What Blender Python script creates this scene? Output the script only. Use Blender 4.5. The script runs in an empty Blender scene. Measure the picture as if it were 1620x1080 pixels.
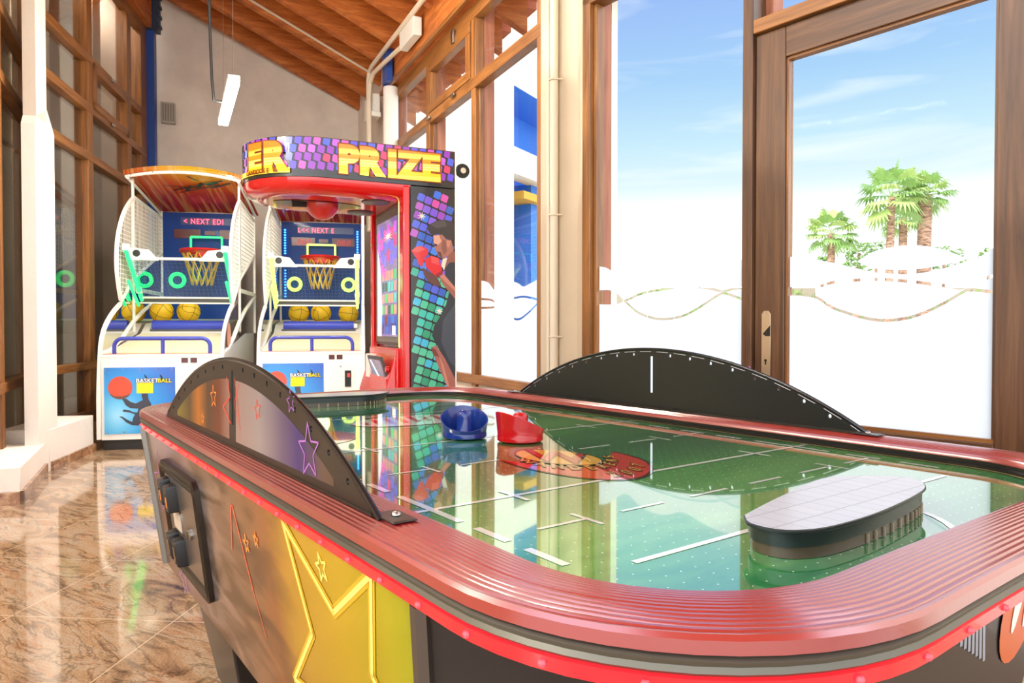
import bpy, bmesh, math, random
from mathutils import Vector, Matrix
R = math.radians
S = bpy.context.scene
COL = S.collection
random.seed(7)

# ------------------------------------------------------------------ camera
cam_d = bpy.data.cameras.new('camera')
cam = bpy.data.objects.new('camera', cam_d); COL.objects.link(cam)
cam_d.sensor_width = 36.0
cam_d.lens = 1120.0 / 1620.0 * 36.0
cam_d.clip_start = 0.02; cam_d.clip_end = 2000
cam.location = (0, 0, 1.05)
cam.rotation_euler = (math.pi / 2 - 0.018, 0, 0)
S.camera = cam

# ------------------------------------------------------------------ world (sky), sun, exposure
S.view_settings.view_transform = 'Standard'
S.view_settings.look = 'None'
S.view_settings.exposure = 0.0
S.view_settings.gamma = 1.0
S.view_settings.use_curve_mapping = False
REAR_FILL = 2.2; SIDE_FILL = 2.6
world = bpy.data.worlds.new('sky'); S.world = world
world.use_nodes = True
wn = world.node_tree; wn.nodes.clear()
def wnode(t, **k):
    n = wn.nodes.new(t)
    for a, b in k.items(): setattr(n, a, b)
    return n
w_out = wnode('ShaderNodeOutputWorld'); w_bg = wnode('ShaderNodeBackground')
w_tc = wnode('ShaderNodeTexCoord'); w_sep = wnode('ShaderNodeSeparateXYZ')
w_ramp = wnode('ShaderNodeValToRGB')
wn.links.new(w_tc.outputs['Generated'], w_sep.inputs[0])
wn.links.new(w_sep.outputs['Z'], w_ramp.inputs[0])
cr = w_ramp.color_ramp
cr.elements[0].position = 0.0; cr.elements[0].color = (2.0, 2.0, 1.95, 1)
cr.elements[1].position = 0.135; cr.elements[1].color = (1.5, 1.55, 1.55, 1)
for p, c in ((0.19, (.84, 1.0, 1.08)), (0.245, (.64, .89, 1.04)), (0.32, (.44, .70, 1.02)), (0.42, (.35, .54, 1.0)), (0.7, (.2, .36, .85))):
    e = cr.elements.new(p); e.color = (*c, 1)
w_map = wnode('ShaderNodeMapping'); w_map.inputs['Scale'].default_value = (2.2, 2.2, 15)
w_map.inputs['Rotation'].default_value = (0.05, -0.12, 0.4)
w_noise = wnode('ShaderNodeTexNoise'); w_noise.inputs['Scale'].default_value = 1.6
w_noise.inputs['Detail'].default_value = 6; w_noise.inputs['Distortion'].default_value = .6
wn.links.new(w_tc.outputs['Generated'], w_map.inputs[0]); wn.links.new(w_map.outputs[0], w_noise.inputs[0])
w_cr = wnode('ShaderNodeValToRGB'); w_cr.color_ramp.elements[0].position = .52; w_cr.color_ramp.elements[1].position = .80
w_cr.color_ramp.elements[1].color = (.75, .75, .75, 1)
wn.links.new(w_noise.outputs[0], w_cr.inputs[0])
w_mix = wnode('ShaderNodeMix', data_type='RGBA'); w_mix.inputs['B'].default_value = (1.1, 1.14, 1.15, 1)
wn.links.new(w_cr.outputs[0], w_mix.inputs['Factor']); wn.links.new(w_ramp.outputs[0], w_mix.inputs['A'])
# broad glow added to the sky behind the camera as fill for the room
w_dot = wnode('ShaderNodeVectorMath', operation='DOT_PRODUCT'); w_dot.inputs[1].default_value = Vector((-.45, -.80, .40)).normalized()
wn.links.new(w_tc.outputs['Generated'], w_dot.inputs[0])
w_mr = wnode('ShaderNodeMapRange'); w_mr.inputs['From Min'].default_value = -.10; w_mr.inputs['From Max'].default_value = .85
w_mr.inputs['To Max'].default_value = REAR_FILL; wn.links.new(w_dot.outputs['Value'], w_mr.inputs['Value'])
w_fill = wnode('ShaderNodeVectorMath', operation='SCALE'); w_fill.inputs[0].default_value = (1, .97, .92); wn.links.new(w_mr.outputs[0], w_fill.inputs['Scale'])
w_add = wnode('ShaderNodeVectorMath', operation='ADD'); wn.links.new(w_mix.outputs['Result'], w_add.inputs[0]); wn.links.new(w_fill.outputs[0], w_add.inputs[1])
# bright patch added to the unseen sky at right to light the film
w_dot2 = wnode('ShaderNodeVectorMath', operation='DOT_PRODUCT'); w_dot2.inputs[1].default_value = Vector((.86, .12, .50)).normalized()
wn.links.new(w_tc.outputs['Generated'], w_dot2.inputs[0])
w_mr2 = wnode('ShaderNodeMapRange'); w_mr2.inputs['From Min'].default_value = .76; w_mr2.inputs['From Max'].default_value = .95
w_mr2.inputs['To Max'].default_value = SIDE_FILL; wn.links.new(w_dot2.outputs['Value'], w_mr2.inputs['Value'])
w_fill2 = wnode('ShaderNodeVectorMath', operation='SCALE'); w_fill2.inputs[0].default_value = (1, .985, .96); wn.links.new(w_mr2.outputs[0], w_fill2.inputs['Scale'])
w_add2 = wnode('ShaderNodeVectorMath', operation='ADD'); wn.links.new(w_add.outputs[0], w_add2.inputs[0]); wn.links.new(w_fill2.outputs[0], w_add2.inputs[1])
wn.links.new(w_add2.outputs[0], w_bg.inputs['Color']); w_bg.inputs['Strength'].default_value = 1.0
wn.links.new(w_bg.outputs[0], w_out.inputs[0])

sun_d = bpy.data.lights.new('sun', 'SUN'); sun_d.energy = 2.0; sun_d.angle = R(0.6); sun_d.color = (1, .95, .86)
sun = bpy.data.objects.new('sun', sun_d); COL.objects.link(sun); sun.location = (-20, -8, 25)
sun.rotation_euler = Vector((.78, .32, -.62)).to_track_quat('-Z', 'Y').to_euler()

# ------------------------------------------------------------------ material helpers
MATS = {}
def mat(name, color=(.8, .8, .8), rough=.5, metal=0., coat=0., coat_rough=.05, emit=None, es=0., spec=.5, trans=0., ior=1.5, sheen=0.):
    if name in MATS: return MATS[name]
    m = bpy.data.materials.new(name); m.use_nodes = True
    b = m.node_tree.nodes['Principled BSDF']
    b.inputs['Base Color'].default_value = (*color, 1)
    b.inputs['Roughness'].default_value = rough; b.inputs['Metallic'].default_value = metal
    b.inputs['Coat Weight'].default_value = coat; b.inputs['Coat Roughness'].default_value = coat_rough
    b.inputs['Specular IOR Level'].default_value = spec
    b.inputs['Transmission Weight'].default_value = trans; b.inputs['IOR'].default_value = ior
    if emit is not None:
        b.inputs['Emission Color'].default_value = (*emit, 1); b.inputs['Emission Strength'].default_value = es
    MATS[name] = m
    return m
def nodes(m): return m.node_tree, m.node_tree.nodes['Principled BSDF']
def add(nt, t, **k):
    n = nt.nodes.new(t)
    for a, b in k.items():
        if a in ('operation', 'data_type', 'blend_type', 'wave_type', 'bands_direction', 'gradient_type', 'interpolation', 'feature'): setattr(n, a, b)
        else: n.inputs[a].default_value = b
    return n
def coords(nt, scale=(1, 1, 1), rot=(0, 0, 0), kind='Object', loc=(0, 0, 0)):
    tc = add(nt, 'ShaderNodeTexCoord'); mp = add(nt, 'ShaderNodeMapping', Scale=scale, Rotation=rot, Location=loc)
    nt.links.new(tc.outputs[kind], mp.inputs[0]); return mp.outputs[0]
def ramp(nt, fac, stops, interp='LINEAR'):
    r = add(nt, 'ShaderNodeValToRGB'); r.color_ramp.interpolation = interp
    el = r.color_ramp.elements
    while len(el) > 1: el.remove(el[-1])
    el[0].position = stops[0][0]; el[0].color = (*stops[0][1], 1)
    for p, c in stops[1:]:
        e = el.new(p); e.color = (*c, 1)
    nt.links.new(fac, r.inputs[0]); return r.outputs[0]
def bump(nt, b, h, strength=.2, dist=.01):
    n = add(nt, 'ShaderNodeBump', Strength=strength, Distance=dist)
    nt.links.new(h, n.inputs['Height']); nt.links.new(n.outputs[0], b.inputs['Normal'])
def srgb(r, g, b):
    f = lambda c: (c / 255 / 12.92) if c <= 10 else ((c / 255 + .055) / 1.055) ** 2.4
    return (f(r), f(g), f(b))

def wood(name, scale, c0, c1, c2, rough=.45, coat=.15):
    m = mat(name, c1, rough, coat=coat, coat_rough=.2); nt, b = nodes(m)
    v = coords(nt, scale)
    n = add(nt, 'ShaderNodeTexNoise', Scale=1.0, Detail=7., Roughness=.62, Distortion=.5)
    nt.links.new(v, n.inputs[0])
    c = ramp(nt, n.outputs[0], [(.28, c0), (.5, c1), (.72, c2)])
    nt.links.new(c, b.inputs['Base Color'])
    n2 = add(nt, 'ShaderNodeTexNoise', Scale=4.0, Detail=5.); nt.links.new(v, n2.inputs[0])
    bump(nt, b, n2.outputs[0], .12, .004)
    return m
WB = (srgb(102, 60, 24), srgb(138, 88, 40), srgb(170, 114, 58))
wood_v = wood('oak_upright', (28, 28, 1.6), *WB)
wood_h = wood('oak_level', (1.8, 1.8, 34), *WB)
WD = (srgb(60, 37, 20), srgb(90, 58, 34), srgb(116, 80, 50))
door_v = wood('door_oak_upright', (34, 34, 1.8), *WD, rough=.4)
door_h = wood('door_oak_level', (2.2, 2.2, 38), *WD, rough=.4)
WR = (srgb(150, 78, 26), srgb(186, 104, 42), srgb(212, 134, 66))
rafter_w = wood('pine_rafter', (3, 3, 24), *WR, rough=.6, coat=0)
red_w = wood('red_exterior_timber', (20, 20, 1.5), srgb(140, 78, 54), srgb(176, 108, 80), srgb(196, 130, 100), rough=.6, coat=0)

def plaster(name, c, amt=.06, rough=.9):
    m = mat(name, c, rough); nt, b = nodes(m)
    v = coords(nt, (1.4, 1.4, 1.4))
    n = add(nt, 'ShaderNodeTexNoise', Scale=2.0, Detail=6., Roughness=.6); nt.links.new(v, n.inputs[0])
    lo = tuple(x * (1 - amt * 1.6) for x in c); hi = tuple(min(1, x * (1 + amt * .6)) for x in c)
    nt.links.new(ramp(nt, n.outputs[0], [(.3, lo), (.65, hi)]), b.inputs['Base Color'])
    n2 = add(nt, 'ShaderNodeTexNoise', Scale=9.0, Detail=6.); nt.links.new(v, n2.inputs[0])
    bump(nt, b, n2.outputs[0], .18, .02)
    return m
plaster_grey = plaster('rough_grey_plaster', srgb(226, 217, 205), .08)
plaster_white = plaster('white_plaster', srgb(236, 230, 220), .02)
plaster_pil = plaster('pilaster_shade_tone', srgb(214, 203, 186), .02)  # upper pilaster: its weaker light is put into a darker colour
plaster_beige = plaster('beige_column_paint', srgb(204, 188, 162), .03, .6)
plaster_cream = plaster('cream_render', srgb(255, 246, 226), .03)
blue_paint = mat('blue_wall_paint', srgb(60, 130, 225), .7)
navy_steel = mat('blue_painted_steel', srgb(38, 76, 158), .4)
white_metal = mat('white_powder_coat', srgb(246, 243, 236), .32, coat=.3)
white_plastic = mat('white_plastic', srgb(238, 236, 228), .4)
grey_pipe = mat('cream_conduit', srgb(226, 214, 192), .4)
black_plastic = mat('black_plastic', srgb(22, 22, 24), .35)
black_gloss = mat('black_gloss', srgb(12, 12, 14), .12, coat=.5)
dark_grey = mat('dark_grey_plastic', srgb(74, 72, 66), .4)
steel = mat('brushed_steel', srgb(176, 172, 166), .28, metal=1.)
chrome = mat('chrome', srgb(225, 225, 228), .08, metal=1.)
screw_m = mat('screw_head', srgb(190, 190, 190), .25, metal=1.)
cable_black = mat('black_cable', srgb(14, 13, 12), .6)

# marble floor
marble = mat('polished_brown_marble', (.4, .25, .15), .08, coat=.25, coat_rough=.03, spec=.6)
nt, b = nodes(marble)
v = coords(nt, (1, 1, 1), (0, 0, R(34)))
mp = add(nt, 'ShaderNodeMapping', Scale=(1.2, 4.2, 1)); nt.links.new(v, mp.inputs[0])
n1 = add(nt, 'ShaderNodeTexNoise', Scale=1.5, Detail=9., Roughness=.66, Distortion=1.4); nt.links.new(mp.outputs[0], n1.inputs[0])
c1 = ramp(nt, n1.outputs[0], [(.26, srgb(92, 80, 70)), (.38, srgb(158, 128, 100)), (.47, srgb(204, 168, 128)), (.55, srgb(212, 188, 158)), (.64, srgb(198, 150, 108)), (.76, srgb(226, 210, 188))])
n2 = add(nt, 'ShaderNodeTexNoise', Scale=130., Detail=3.); nt.links.new(v, n2.inputs[0])
c2 = ramp(nt, n2.outputs[0], [(.3, (.35, .31, .28)), (.5, (1, 1, 1)), (.7, (1.25, 1.2, 1.15))])
mx = add(nt, 'ShaderNodeMix', data_type='RGBA', blend_type='MULTIPLY'); mx.inputs['Factor'].default_value = .55
nt.links.new(c1, mx.inputs['A']); nt.links.new(c2, mx.inputs['B'])
# dark veins
n3 = add(nt, 'ShaderNodeTexNoise', Scale=1.1, Detail=5., Roughness=.55, Distortion=2.2); nt.links.new(mp.outputs[0], n3.inputs[0])
ab = add(nt, 'ShaderNodeMath', operation='SUBTRACT'); nt.links.new(n3.outputs[0], ab.inputs[0]); ab.inputs[1].default_value = .5
ab2 = add(nt, 'ShaderNodeMath', operation='ABSOLUTE'); nt.links.new(ab.outputs[0], ab2.inputs[0])
vein = ramp(nt, ab2.outputs[0], [(.0, (.42, .4, .4)), (.012, (.75, .74, .72)), (.03, (1, 1, 1))])
mx2 = add(nt, 'ShaderNodeMix', data_type='RGBA', blend_type='MULTIPLY'); mx2.inputs['Factor'].default_value = .9
nt.links.new(mx.outputs['Result'], mx2.inputs['A']); nt.links.new(vein, mx2.inputs['B'])
# tile joints
vt = coords(nt, (1 / .62, 1 / .62, 1), (0, 0, R(4.6)), loc=(.28, .1, 0))
sp = add(nt, 'ShaderNodeSeparateXYZ'); nt.links.new(vt, sp.inputs[0])
js = []
for ax in ('X', 'Y'):
    f = add(nt, 'ShaderNodeMath', operation='FRACT'); nt.links.new(sp.outputs[ax], f.inputs[0])
    s_ = add(nt, 'ShaderNodeMath', operation='SUBTRACT'); nt.links.new(f.outputs[0], s_.inputs[0]); s_.inputs[1].default_value = .5
    a_ = add(nt, 'ShaderNodeMath', operation='ABSOLUTE'); nt.links.new(s_.outputs[0], a_.inputs[0]); js.append(a_.outputs[0])
mxx = add(nt, 'ShaderNodeMath', operation='MAXIMUM'); nt.links.new(js[0], mxx.inputs[0]); nt.links.new(js[1], mxx.inputs[1])
gt = add(nt, 'ShaderNodeMath', operation='GREATER_THAN'); nt.links.new(mxx.outputs[0], gt.inputs[0]); gt.inputs[1].default_value = .4965
mx3 = add(nt, 'ShaderNodeMix', data_type='RGBA'); nt.links.new(gt.outputs[0], mx3.inputs['Factor'])
dk = add(nt, 'ShaderNodeMix', data_type='RGBA', blend_type='MULTIPLY'); dk.inputs['Factor'].default_value = 1.; dk.inputs['B'].default_value = (.70, .69, .68, 1)
nt.links.new(mx2.outputs['Result'], dk.inputs['A']); nt.links.new(dk.outputs['Result'], mx3.inputs['A']); mx3.inputs['B'].default_value = (*srgb(214, 190, 160), 1)
nt.links.new(mx3.outputs['Result'], b.inputs['Base Color'])
marble_dark = mat('brown_marble_skirting', srgb(150, 106, 76), .2, coat=.3); nt, b = nodes(marble_dark)
v = coords(nt, (5, 5, 8)); n1 = add(nt, 'ShaderNodeTexNoise', Scale=1.5, Detail=8., Distortion=1.2); nt.links.new(v, n1.inputs[0])
nt.links.new(ramp(nt, n1.outputs[0], [(.3, srgb(92, 62, 44)), (.5, srgb(158, 112, 78)), (.7, srgb(196, 160, 124))]), b.inputs['Base Color'])

def glassmat(name, tint=(1, 1, 1), refl=.06, rough=0.0):
    m = bpy.data.materials.new(name); m.use_nodes = True; nt = m.node_tree; nt.nodes.clear()
    o = add(nt, 'ShaderNodeOutputMaterial'); t = add(nt, 'ShaderNodeBsdfTransparent', Color=(*tint, 1))
    g = add(nt, 'ShaderNodeBsdfGlossy', Roughness=rough); lw = add(nt, 'ShaderNodeFresnel', IOR=1.45)
    ma = add(nt, 'ShaderNodeMath', operation='MULTIPLY'); nt.links.new(lw.outputs[0], ma.inputs[0]); ma.inputs[1].default_value = refl / .04
    mi = add(nt, 'ShaderNodeMixShader'); nt.links.new(ma.outputs[0], mi.inputs[0])
    nt.links.new(t.outputs[0], mi.inputs[1]); nt.links.new(g.outputs[0], mi.inputs[2]); nt.links.new(mi.outputs[0], o.inputs[0])
    return m
door_glass = glassmat('door_glass', (.97, .985, .98), .0003)
pane_glass = glassmat('window_glass', (.97, .985, .98), .005)
left_glass = glassmat('left_window_glass', (.93, .93, .91), .025)
plexi = glassmat('clear_acrylic', (.93, .95, .96), .05)
plexi_blue = glassmat('blue_printed_acrylic', (.62, .70, .90), .06)
film_m = bpy.data.materials.new('frosted_window_film'); film_m.use_nodes = True; nt = film_m.node_tree; nt.nodes.clear()
o_ = add(nt, 'ShaderNodeOutputMaterial'); t_ = add(nt, 'ShaderNodeBsdfTranslucent', Color=(.93, .96, .99, 1)); d_ = add(nt, 'ShaderNodeBsdfDiffuse', Color=(.92, .94, .96, 1))
mi_ = add(nt, 'ShaderNodeMixShader'); mi_.inputs[0].default_value = .12
nt.links.new(t_.outputs[0], mi_.inputs[1]); nt.links.new(d_.outputs[0], mi_.inputs[2]); nt.links.new(mi_.outputs[0], o_.inputs[0])

# ------------------------------------------------------------------ mesh builder
class MB:
    def __init__(s, M=None): s.v = []; s.f = []; s.mi = []; s.mats = []; s.sm = []; s.M = M or Matrix()
    def slot(s, m):
        if m not in s.mats: s.mats.append(m)
        return s.mats.index(m)
    def raw(s, vs, fs, m, smooth=False, T=None):
        T = s.M @ T if T is not None else s.M
        o = len(s.v); k = s.slot(m)
        s.v += [tuple(T @ Vector(p)) for p in vs]
        for f in fs: s.f.append([i + o for i in f]); s.mi.append(k); s.sm.append(smooth)
        return s
    def box(s, a, b, m, T=None):
        x0, y0, z0 = a; x1, y1, z1 = b
        vs = [(x0, y0, z0), (x1, y0, z0), (x1, y1, z0), (x0, y1, z0), (x0, y0, z1), (x1, y0, z1), (x1, y1, z1), (x0, y1, z1)]
        return s.raw(vs, [(0, 3, 2, 1), (4, 5, 6, 7), (0, 1, 5, 4), (1, 2, 6, 5), (2, 3, 7, 6), (3, 0, 4, 7)], m, T=T)
    def loft(s, rings, m, smooth=False, caps=True, closed=True, T=None, loop=False):
        n = len(rings[0]); vs = [p for r in rings for p in r]; fs = []
        R_ = len(rings)
        for i in range(R_ if loop else R_ - 1):
            i2 = (i + 1) % R_
            for j in range(n if closed else n - 1):
                k = (j + 1) % n
                fs.append((i * n + j, i * n + k, i2 * n + k, i2 * n + j))
        if caps and not loop: fs += [tuple(range(n))[::-1], tuple(range((R_ - 1) * n, R_ * n))]
        return s.raw(vs, fs, m, smooth, T)
    def prism(s, poly, axis, a0, a1, m, T=None, smooth=False):
        def P(p, a): return {'x': (a, p[0], p[1]), 'y': (p[0], a, p[1]), 'z': (p[0], p[1], a)}[axis]
        return s.loft([[P(p, a0) for p in poly], [P(p, a1) for p in poly]], m, smooth, T=T)
    def tube(s, path, r, m, n=8, closed=False, T=None, caps=True):
        path = [Vector(p) for p in path]; rings = []; up = None; L = len(path)
        for i, p in enumerate(path):
            a = path[(i - 1) % L] if (i > 0 or closed) else p; c = path[(i + 1) % L] if (i < L - 1 or closed) else p
            d = (c - a).normalized()
            if up is None:
                up = Vector((0, 0, 1)) if abs(d.z) < .9 else Vector((1, 0, 0))
            x = up - d * up.dot(d)
            if x.length < 1e-5: x = d.orthogonal()
            x.normalize(); up = x; y = d.cross(x)
            rr = r[i] if isinstance(r, (list, tuple)) else r
            rings.append([tuple(p + (x * math.cos(2 * math.pi * k / n) + y * math.sin(2 * math.pi * k / n)) * rr) for k in range(n)])
        return s.loft(rings, m, n > 4, caps=caps and not closed, T=T, loop=closed)
    def lathe(s, prof, m, n=24, T=None, smooth=True, cap0=True, cap1=True):
        rings = [[(r * math.cos(2 * math.pi * k / n), r * math.sin(2 * math.pi * k / n), z) for k in range(n)] for r, z in prof]
        vs = [p for r in rings for p in r]; fs = []
        for i in range(len(rings) - 1):
            for j in range(n):
                k = (j + 1) % n; fs.append((i * n + j, i * n + k, (i + 1) * n + k, (i + 1) * n + j))
        if cap0: fs.append(tuple(range(n))[::-1])
        if cap1: fs.append(tuple(range((len(rings) - 1) * n, len(rings) * n)))
        return s.raw(vs, fs, m, smooth, T)
    def poly(s, pts, m, T=None): return s.raw(pts, [tuple(range(len(pts)))], m, T=T)
    def sphere(s, c, r, m, n=20, T=None):
        prof = [(r * math.sin(math.pi * i / (n // 2)), -r * math.cos(math.pi * i / (n // 2))) for i in range(1, n // 2)]
        return s.lathe(prof, m, n, (T or Matrix()) @ Matrix.Translation(c))
    def text(s, txt, size, m, T, off=0., ext=.0005, align='CENTER', sx=1., shear=0., space=1.):
        cu = bpy.data.curves.new('t', 'FONT'); cu.body = txt; cu.size = size; cu.offset = off; cu.extrude = ext; cu.align_x = align; cu.shear = shear; cu.space_character = space
        cu.resolution_u = 4
        ob = bpy.data.objects.new('t', cu); COL.objects.link(ob)
        bpy.context.view_layer.update()
        me = bpy.data.meshes.new_from_object(ob.evaluated_get(bpy.context.evaluated_depsgraph_get()))
        s.raw([(p.co.x * sx, p.co.y, p.co.z) for p in me.vertices], [tuple(p.vertices) for p in me.polygons], m, T=T)
        bpy.data.objects.remove(ob); bpy.data.curves.remove(cu); bpy.data.meshes.remove(me)
        return s
    def build(s, name, parent=None, bevel=0, seg=2, autosmooth=40, fix=True):
        me = bpy.data.meshes.new(name); me.from_pydata(s.v, [], s.f)
        for m in s.mats: me.materials.append(m)
        me.polygons.foreach_set('material_index', s.mi); me.polygons.foreach_set('use_smooth', [True] * len(s.f))
        if fix:
            bm = bmesh.new(); bm.from_mesh(me); bmesh.ops.recalc_face_normals(bm, faces=bm.faces); bm.to_mesh(me); bm.free()
        me.update()
        me.set_sharp_from_angle(angle=R(autosmooth))
        ob = bpy.data.objects.new(name, me); COL.objects.link(ob)
        if parent is not None: ob.parent = parent
        if bevel:
            bv = ob.modifiers.new('bevel', 'BEVEL'); bv.width = bevel; bv.segments = seg; bv.limit_method = 'ANGLE'; bv.angle_limit = R(40)
        return ob
def tag(o, label, cat, group=None, kind=None):
    o['label'] = label; o['category'] = cat
    if group: o['group'] = group
    if kind: o['kind'] = kind
    return o
def thing(name, label, cat, loc=(0, 0, 0), rotz=0., group=None):
    o = bpy.data.objects.new(name, None); COL.objects.link(o); o.location = loc; o.rotation_euler = (0, 0, rotz)
    o.empty_display_size = .1
    return tag(o, label, cat, group)
def struct(o, label=None, cat=None):
    o['kind'] = 'structure'
    if label: o['label'] = label
    if cat: o['category'] = cat
    return o
def cut(ob, cutter_mb):
    c = cutter_mb.build('cut', ob.parent); md = ob.modifiers.new('holes', 'BOOLEAN'); md.object = c; md.operation = 'DIFFERENCE'; md.solver = 'EXACT'
    bpy.context.view_layer.update()
    me = bpy.data.meshes.new_from_object(ob.evaluated_get(bpy.context.evaluated_depsgraph_get()))
    old = ob.data; ob.modifiers.clear(); ob.data = me; bpy.data.meshes.remove(old); cm = c.data; bpy.data.objects.remove(c); bpy.data.meshes.remove(cm)
    return ob
def frame_of(P, D, room):       # wall frame: x = along the wall, y = into the room, z = up
    d = Vector((D[0], D[1], 0)).normalized(); n = Vector((-d.y, d.x, 0))
    if n.dot(Vector((room[0], room[1], 0))) < 0: n = -n
    return Matrix(((d.x, n.x, 0, P[0]), (d.y, n.y, 0, P[1]), (0, 0, 1, 0), (0, 0, 0, 1)))
def lerp(a, b, t): return a + (b - a) * t
def interp(pts, x):
    if x <= pts[0][0]: return pts[0][1]
    for (x0, y0), (x1, y1) in zip(pts, pts[1:]):
        if x <= x1:
            t = (x - x0) / (x1 - x0 + 1e-9); return lerp(y0, y1, t)
    return pts[-1][1]
def smoothc(pts, n=6):          # Catmull-Rom through points
    out = []
    for i in range(len(pts) - 1):
        p0 = pts[max(i - 1, 0)]; p1 = pts[i]; p2 = pts[i + 1]; p3 = pts[min(i + 2, len(pts) - 1)]
        for k in range(n):
            t = k / n
            out.append(tuple(.5 * (2 * b_ + (c_ - a_) * t + (2 * a_ - 5 * b_ + 4 * c_ - d_) * t * t + (3 * b_ - a_ - 3 * c_ + d_) * t ** 3) for a_, b_, c_, d_ in zip(p0, p1, p2, p3)))
    out.append(tuple(pts[-1])); return out

# ------------------------------------------------------------------ room frames
FR = frame_of((-2.118, 9.8), (.434, -.901), (-1, -.5))        # far right glazed wall
FD = frame_of((.370, 3.458), (.631, -.776), (-1, -.5))        # door wall
dl = (math.sin(R(-12.3)), math.cos(R(-12.3)))
FL = frame_of((-3.49 - .977 * .32, 5.6 - .213 * .32), dl, (1, .2))   # far left glazing plane
dn = (math.sin(R(-26.2)), math.cos(R(-26.2)))
FN = frame_of((-2.955 - .897 * .25, 4.241 - .442 * .25), dn, (1, .4))  # near left glazing plane
FG = frame_of((-2.118, 9.8), (-2.36, -.90), (0, -1))          # gable wall

# floor
f = MB(); f.box((-7, -3.5, -.1), (6.5, 12, 0), marble); fl = struct(f.build('floor'), 'polished brown marble floor with dark veins', 'floor')

# gable wall
g = MB(FG); g.box((-.4, -.3, 0), (3.2, 0, 6.6), plaster_grey); struct(g.build('wall_back'), 'rough grey plaster gable wall behind the machines', 'wall')

# ------------------------------------------------------------------ roof with rafters, following the far right wall
SL = .44
def roofz(t_perp): return 4.04 + SL * t_perp
ceil = MB(FR)
y0, y1 = -.62, 3.9
for xa, xb, ya, yb in ((-1, 5.2, y0, y1), (5.2, 13.5, -.1, y1)):
    ceil.raw([(xa, ya, roofz(ya) + .34), (xb, ya, roofz(ya) + .34), (xb, yb, roofz(yb) + .34), (xa, yb, roofz(yb) + .34),
          (xa, ya, roofz(ya) + .40), (xb, ya, roofz(ya) + .40), (xb, yb, roofz(yb) + .40), (xa, yb, roofz(yb) + .40)],
         [(0, 3, 2, 1), (4, 5, 6, 7), (0, 1, 5, 4), (1, 2, 6, 5), (2, 3, 7, 6), (3, 0, 4, 7)], rafter_w)
ceiling = struct(ceil.build('ceiling'), 'sloping timber roof with close rafters', 'ceiling')
for k in range(15):
    t = .06 + .545 * k
    r_ = MB(FR)
    vs = []
    for x in (t - .045, t + .045):
        for y, dz in ((y0 if t < 5.1 else -.1, .08), (.0, .0), (y1, .0)):
            zb = roofz(y) + dz * 0
            vs += [(x, y, zb), (x, y, zb + .345)]
    r_.raw(vs, [(0, 2, 3, 1), (2, 4, 5, 3), (6, 7, 9, 8), (8, 9, 11, 10), (0, 6, 8, 2), (2, 8, 10, 4), (1, 3, 9, 7), (3, 5, 11, 9), (0, 1, 7, 6), (4, 10, 11, 5)], rafter_w)
    struct(r_.build('rafter', ceiling))
# orange fibre insulation showing between two rafters
insul = mat('orange_insulation', srgb(226, 140, 50), .95); nt, b = nodes(insul)
v = coords(nt, (9, 9, 9)); n1 = add(nt, 'ShaderNodeTexNoise', Scale=3., Detail=6., Roughness=.7); nt.links.new(v, n1.inputs[0])
nt.links.new(ramp(nt, n1.outputs[0], [(.35, srgb(176, 92, 22)), (.6, srgb(240, 168, 70))]), b.inputs['Base Color']); bump(nt, b, n1.outputs[0], 1., .05)
ins = MB(FR)
tA, tB = .06 + .545 * 4 + .045, .06 + .545 * 5 - .045
gx, gy = 6, 26
vs = []
for i in range(gx):
    for j in range(gy):
        y = lerp(.1, 3.4, j / (gy - 1)); vs.append((lerp(tA, tB, i / (gx - 1)), y, roofz(y) + .30 + random.uniform(-.05, .02)))
ins.raw(vs, [(i * gy + j, (i + 1) * gy + j, (i + 1) * gy + j + 1, i * gy + j + 1) for i in range(gx - 1) for j in range(gy - 1)], insul, True)
struct(ins.build('insulation', ceiling))

# wall beams
bm_ = MB(FR); bm_.box((1.60, -.16, 3.78), (9, .10, 4.30), rafter_w); bm_.box((1.60, .10, 3.76), (9, .13, 3.80), wood_h)
struct(bm_.build('trim_1'), 'timber wall beam above the far right windows', 'beam')
bm_ = MB(FL); bm_.box((-3, -.12, 4.72), (3.22, .10, 5.4), rafter_w); struct(bm_.build('trim_2'), 'timber wall beam above the left windows', 'beam')

# ------------------------------------------------------------------ far right glazing: window_3
W3 = struct(bpy.data.objects.new('window_3', None), 'tall timber framed window on the far right wall', 'window'); COL.objects.link(W3)
w = MB(FR)
for a, b_ in ((1.66, 1.77), (2.96, 3.06), (4.14, 4.23), (5.34, 5.42)): w.box((a, -.05, .56), (b_, .03, 3.78), wood_v)
w.box((1.66, -.05, 3.66), (5.42, .035, 3.78), wood_h)
w.box((1.66, -.05, 3.075), (5.42, .035, 3.17), wood_h)
w.box((1.66, -.05, .585), (5.42, .04, .66), wood_h)
w.box((3.06, -.03, 3.17), (4.14, .045, 3.25), wood_h); w.box((3.06, -.03, 3.56), (4.14, .045, 3.66), wood_h)
w.box((3.06, -.03, 3.25), (3.14, .045, 3.56), wood_v); w.box((4.04, -.03, 3.25), (4.14, .045, 3.56), wood_v)
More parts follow.
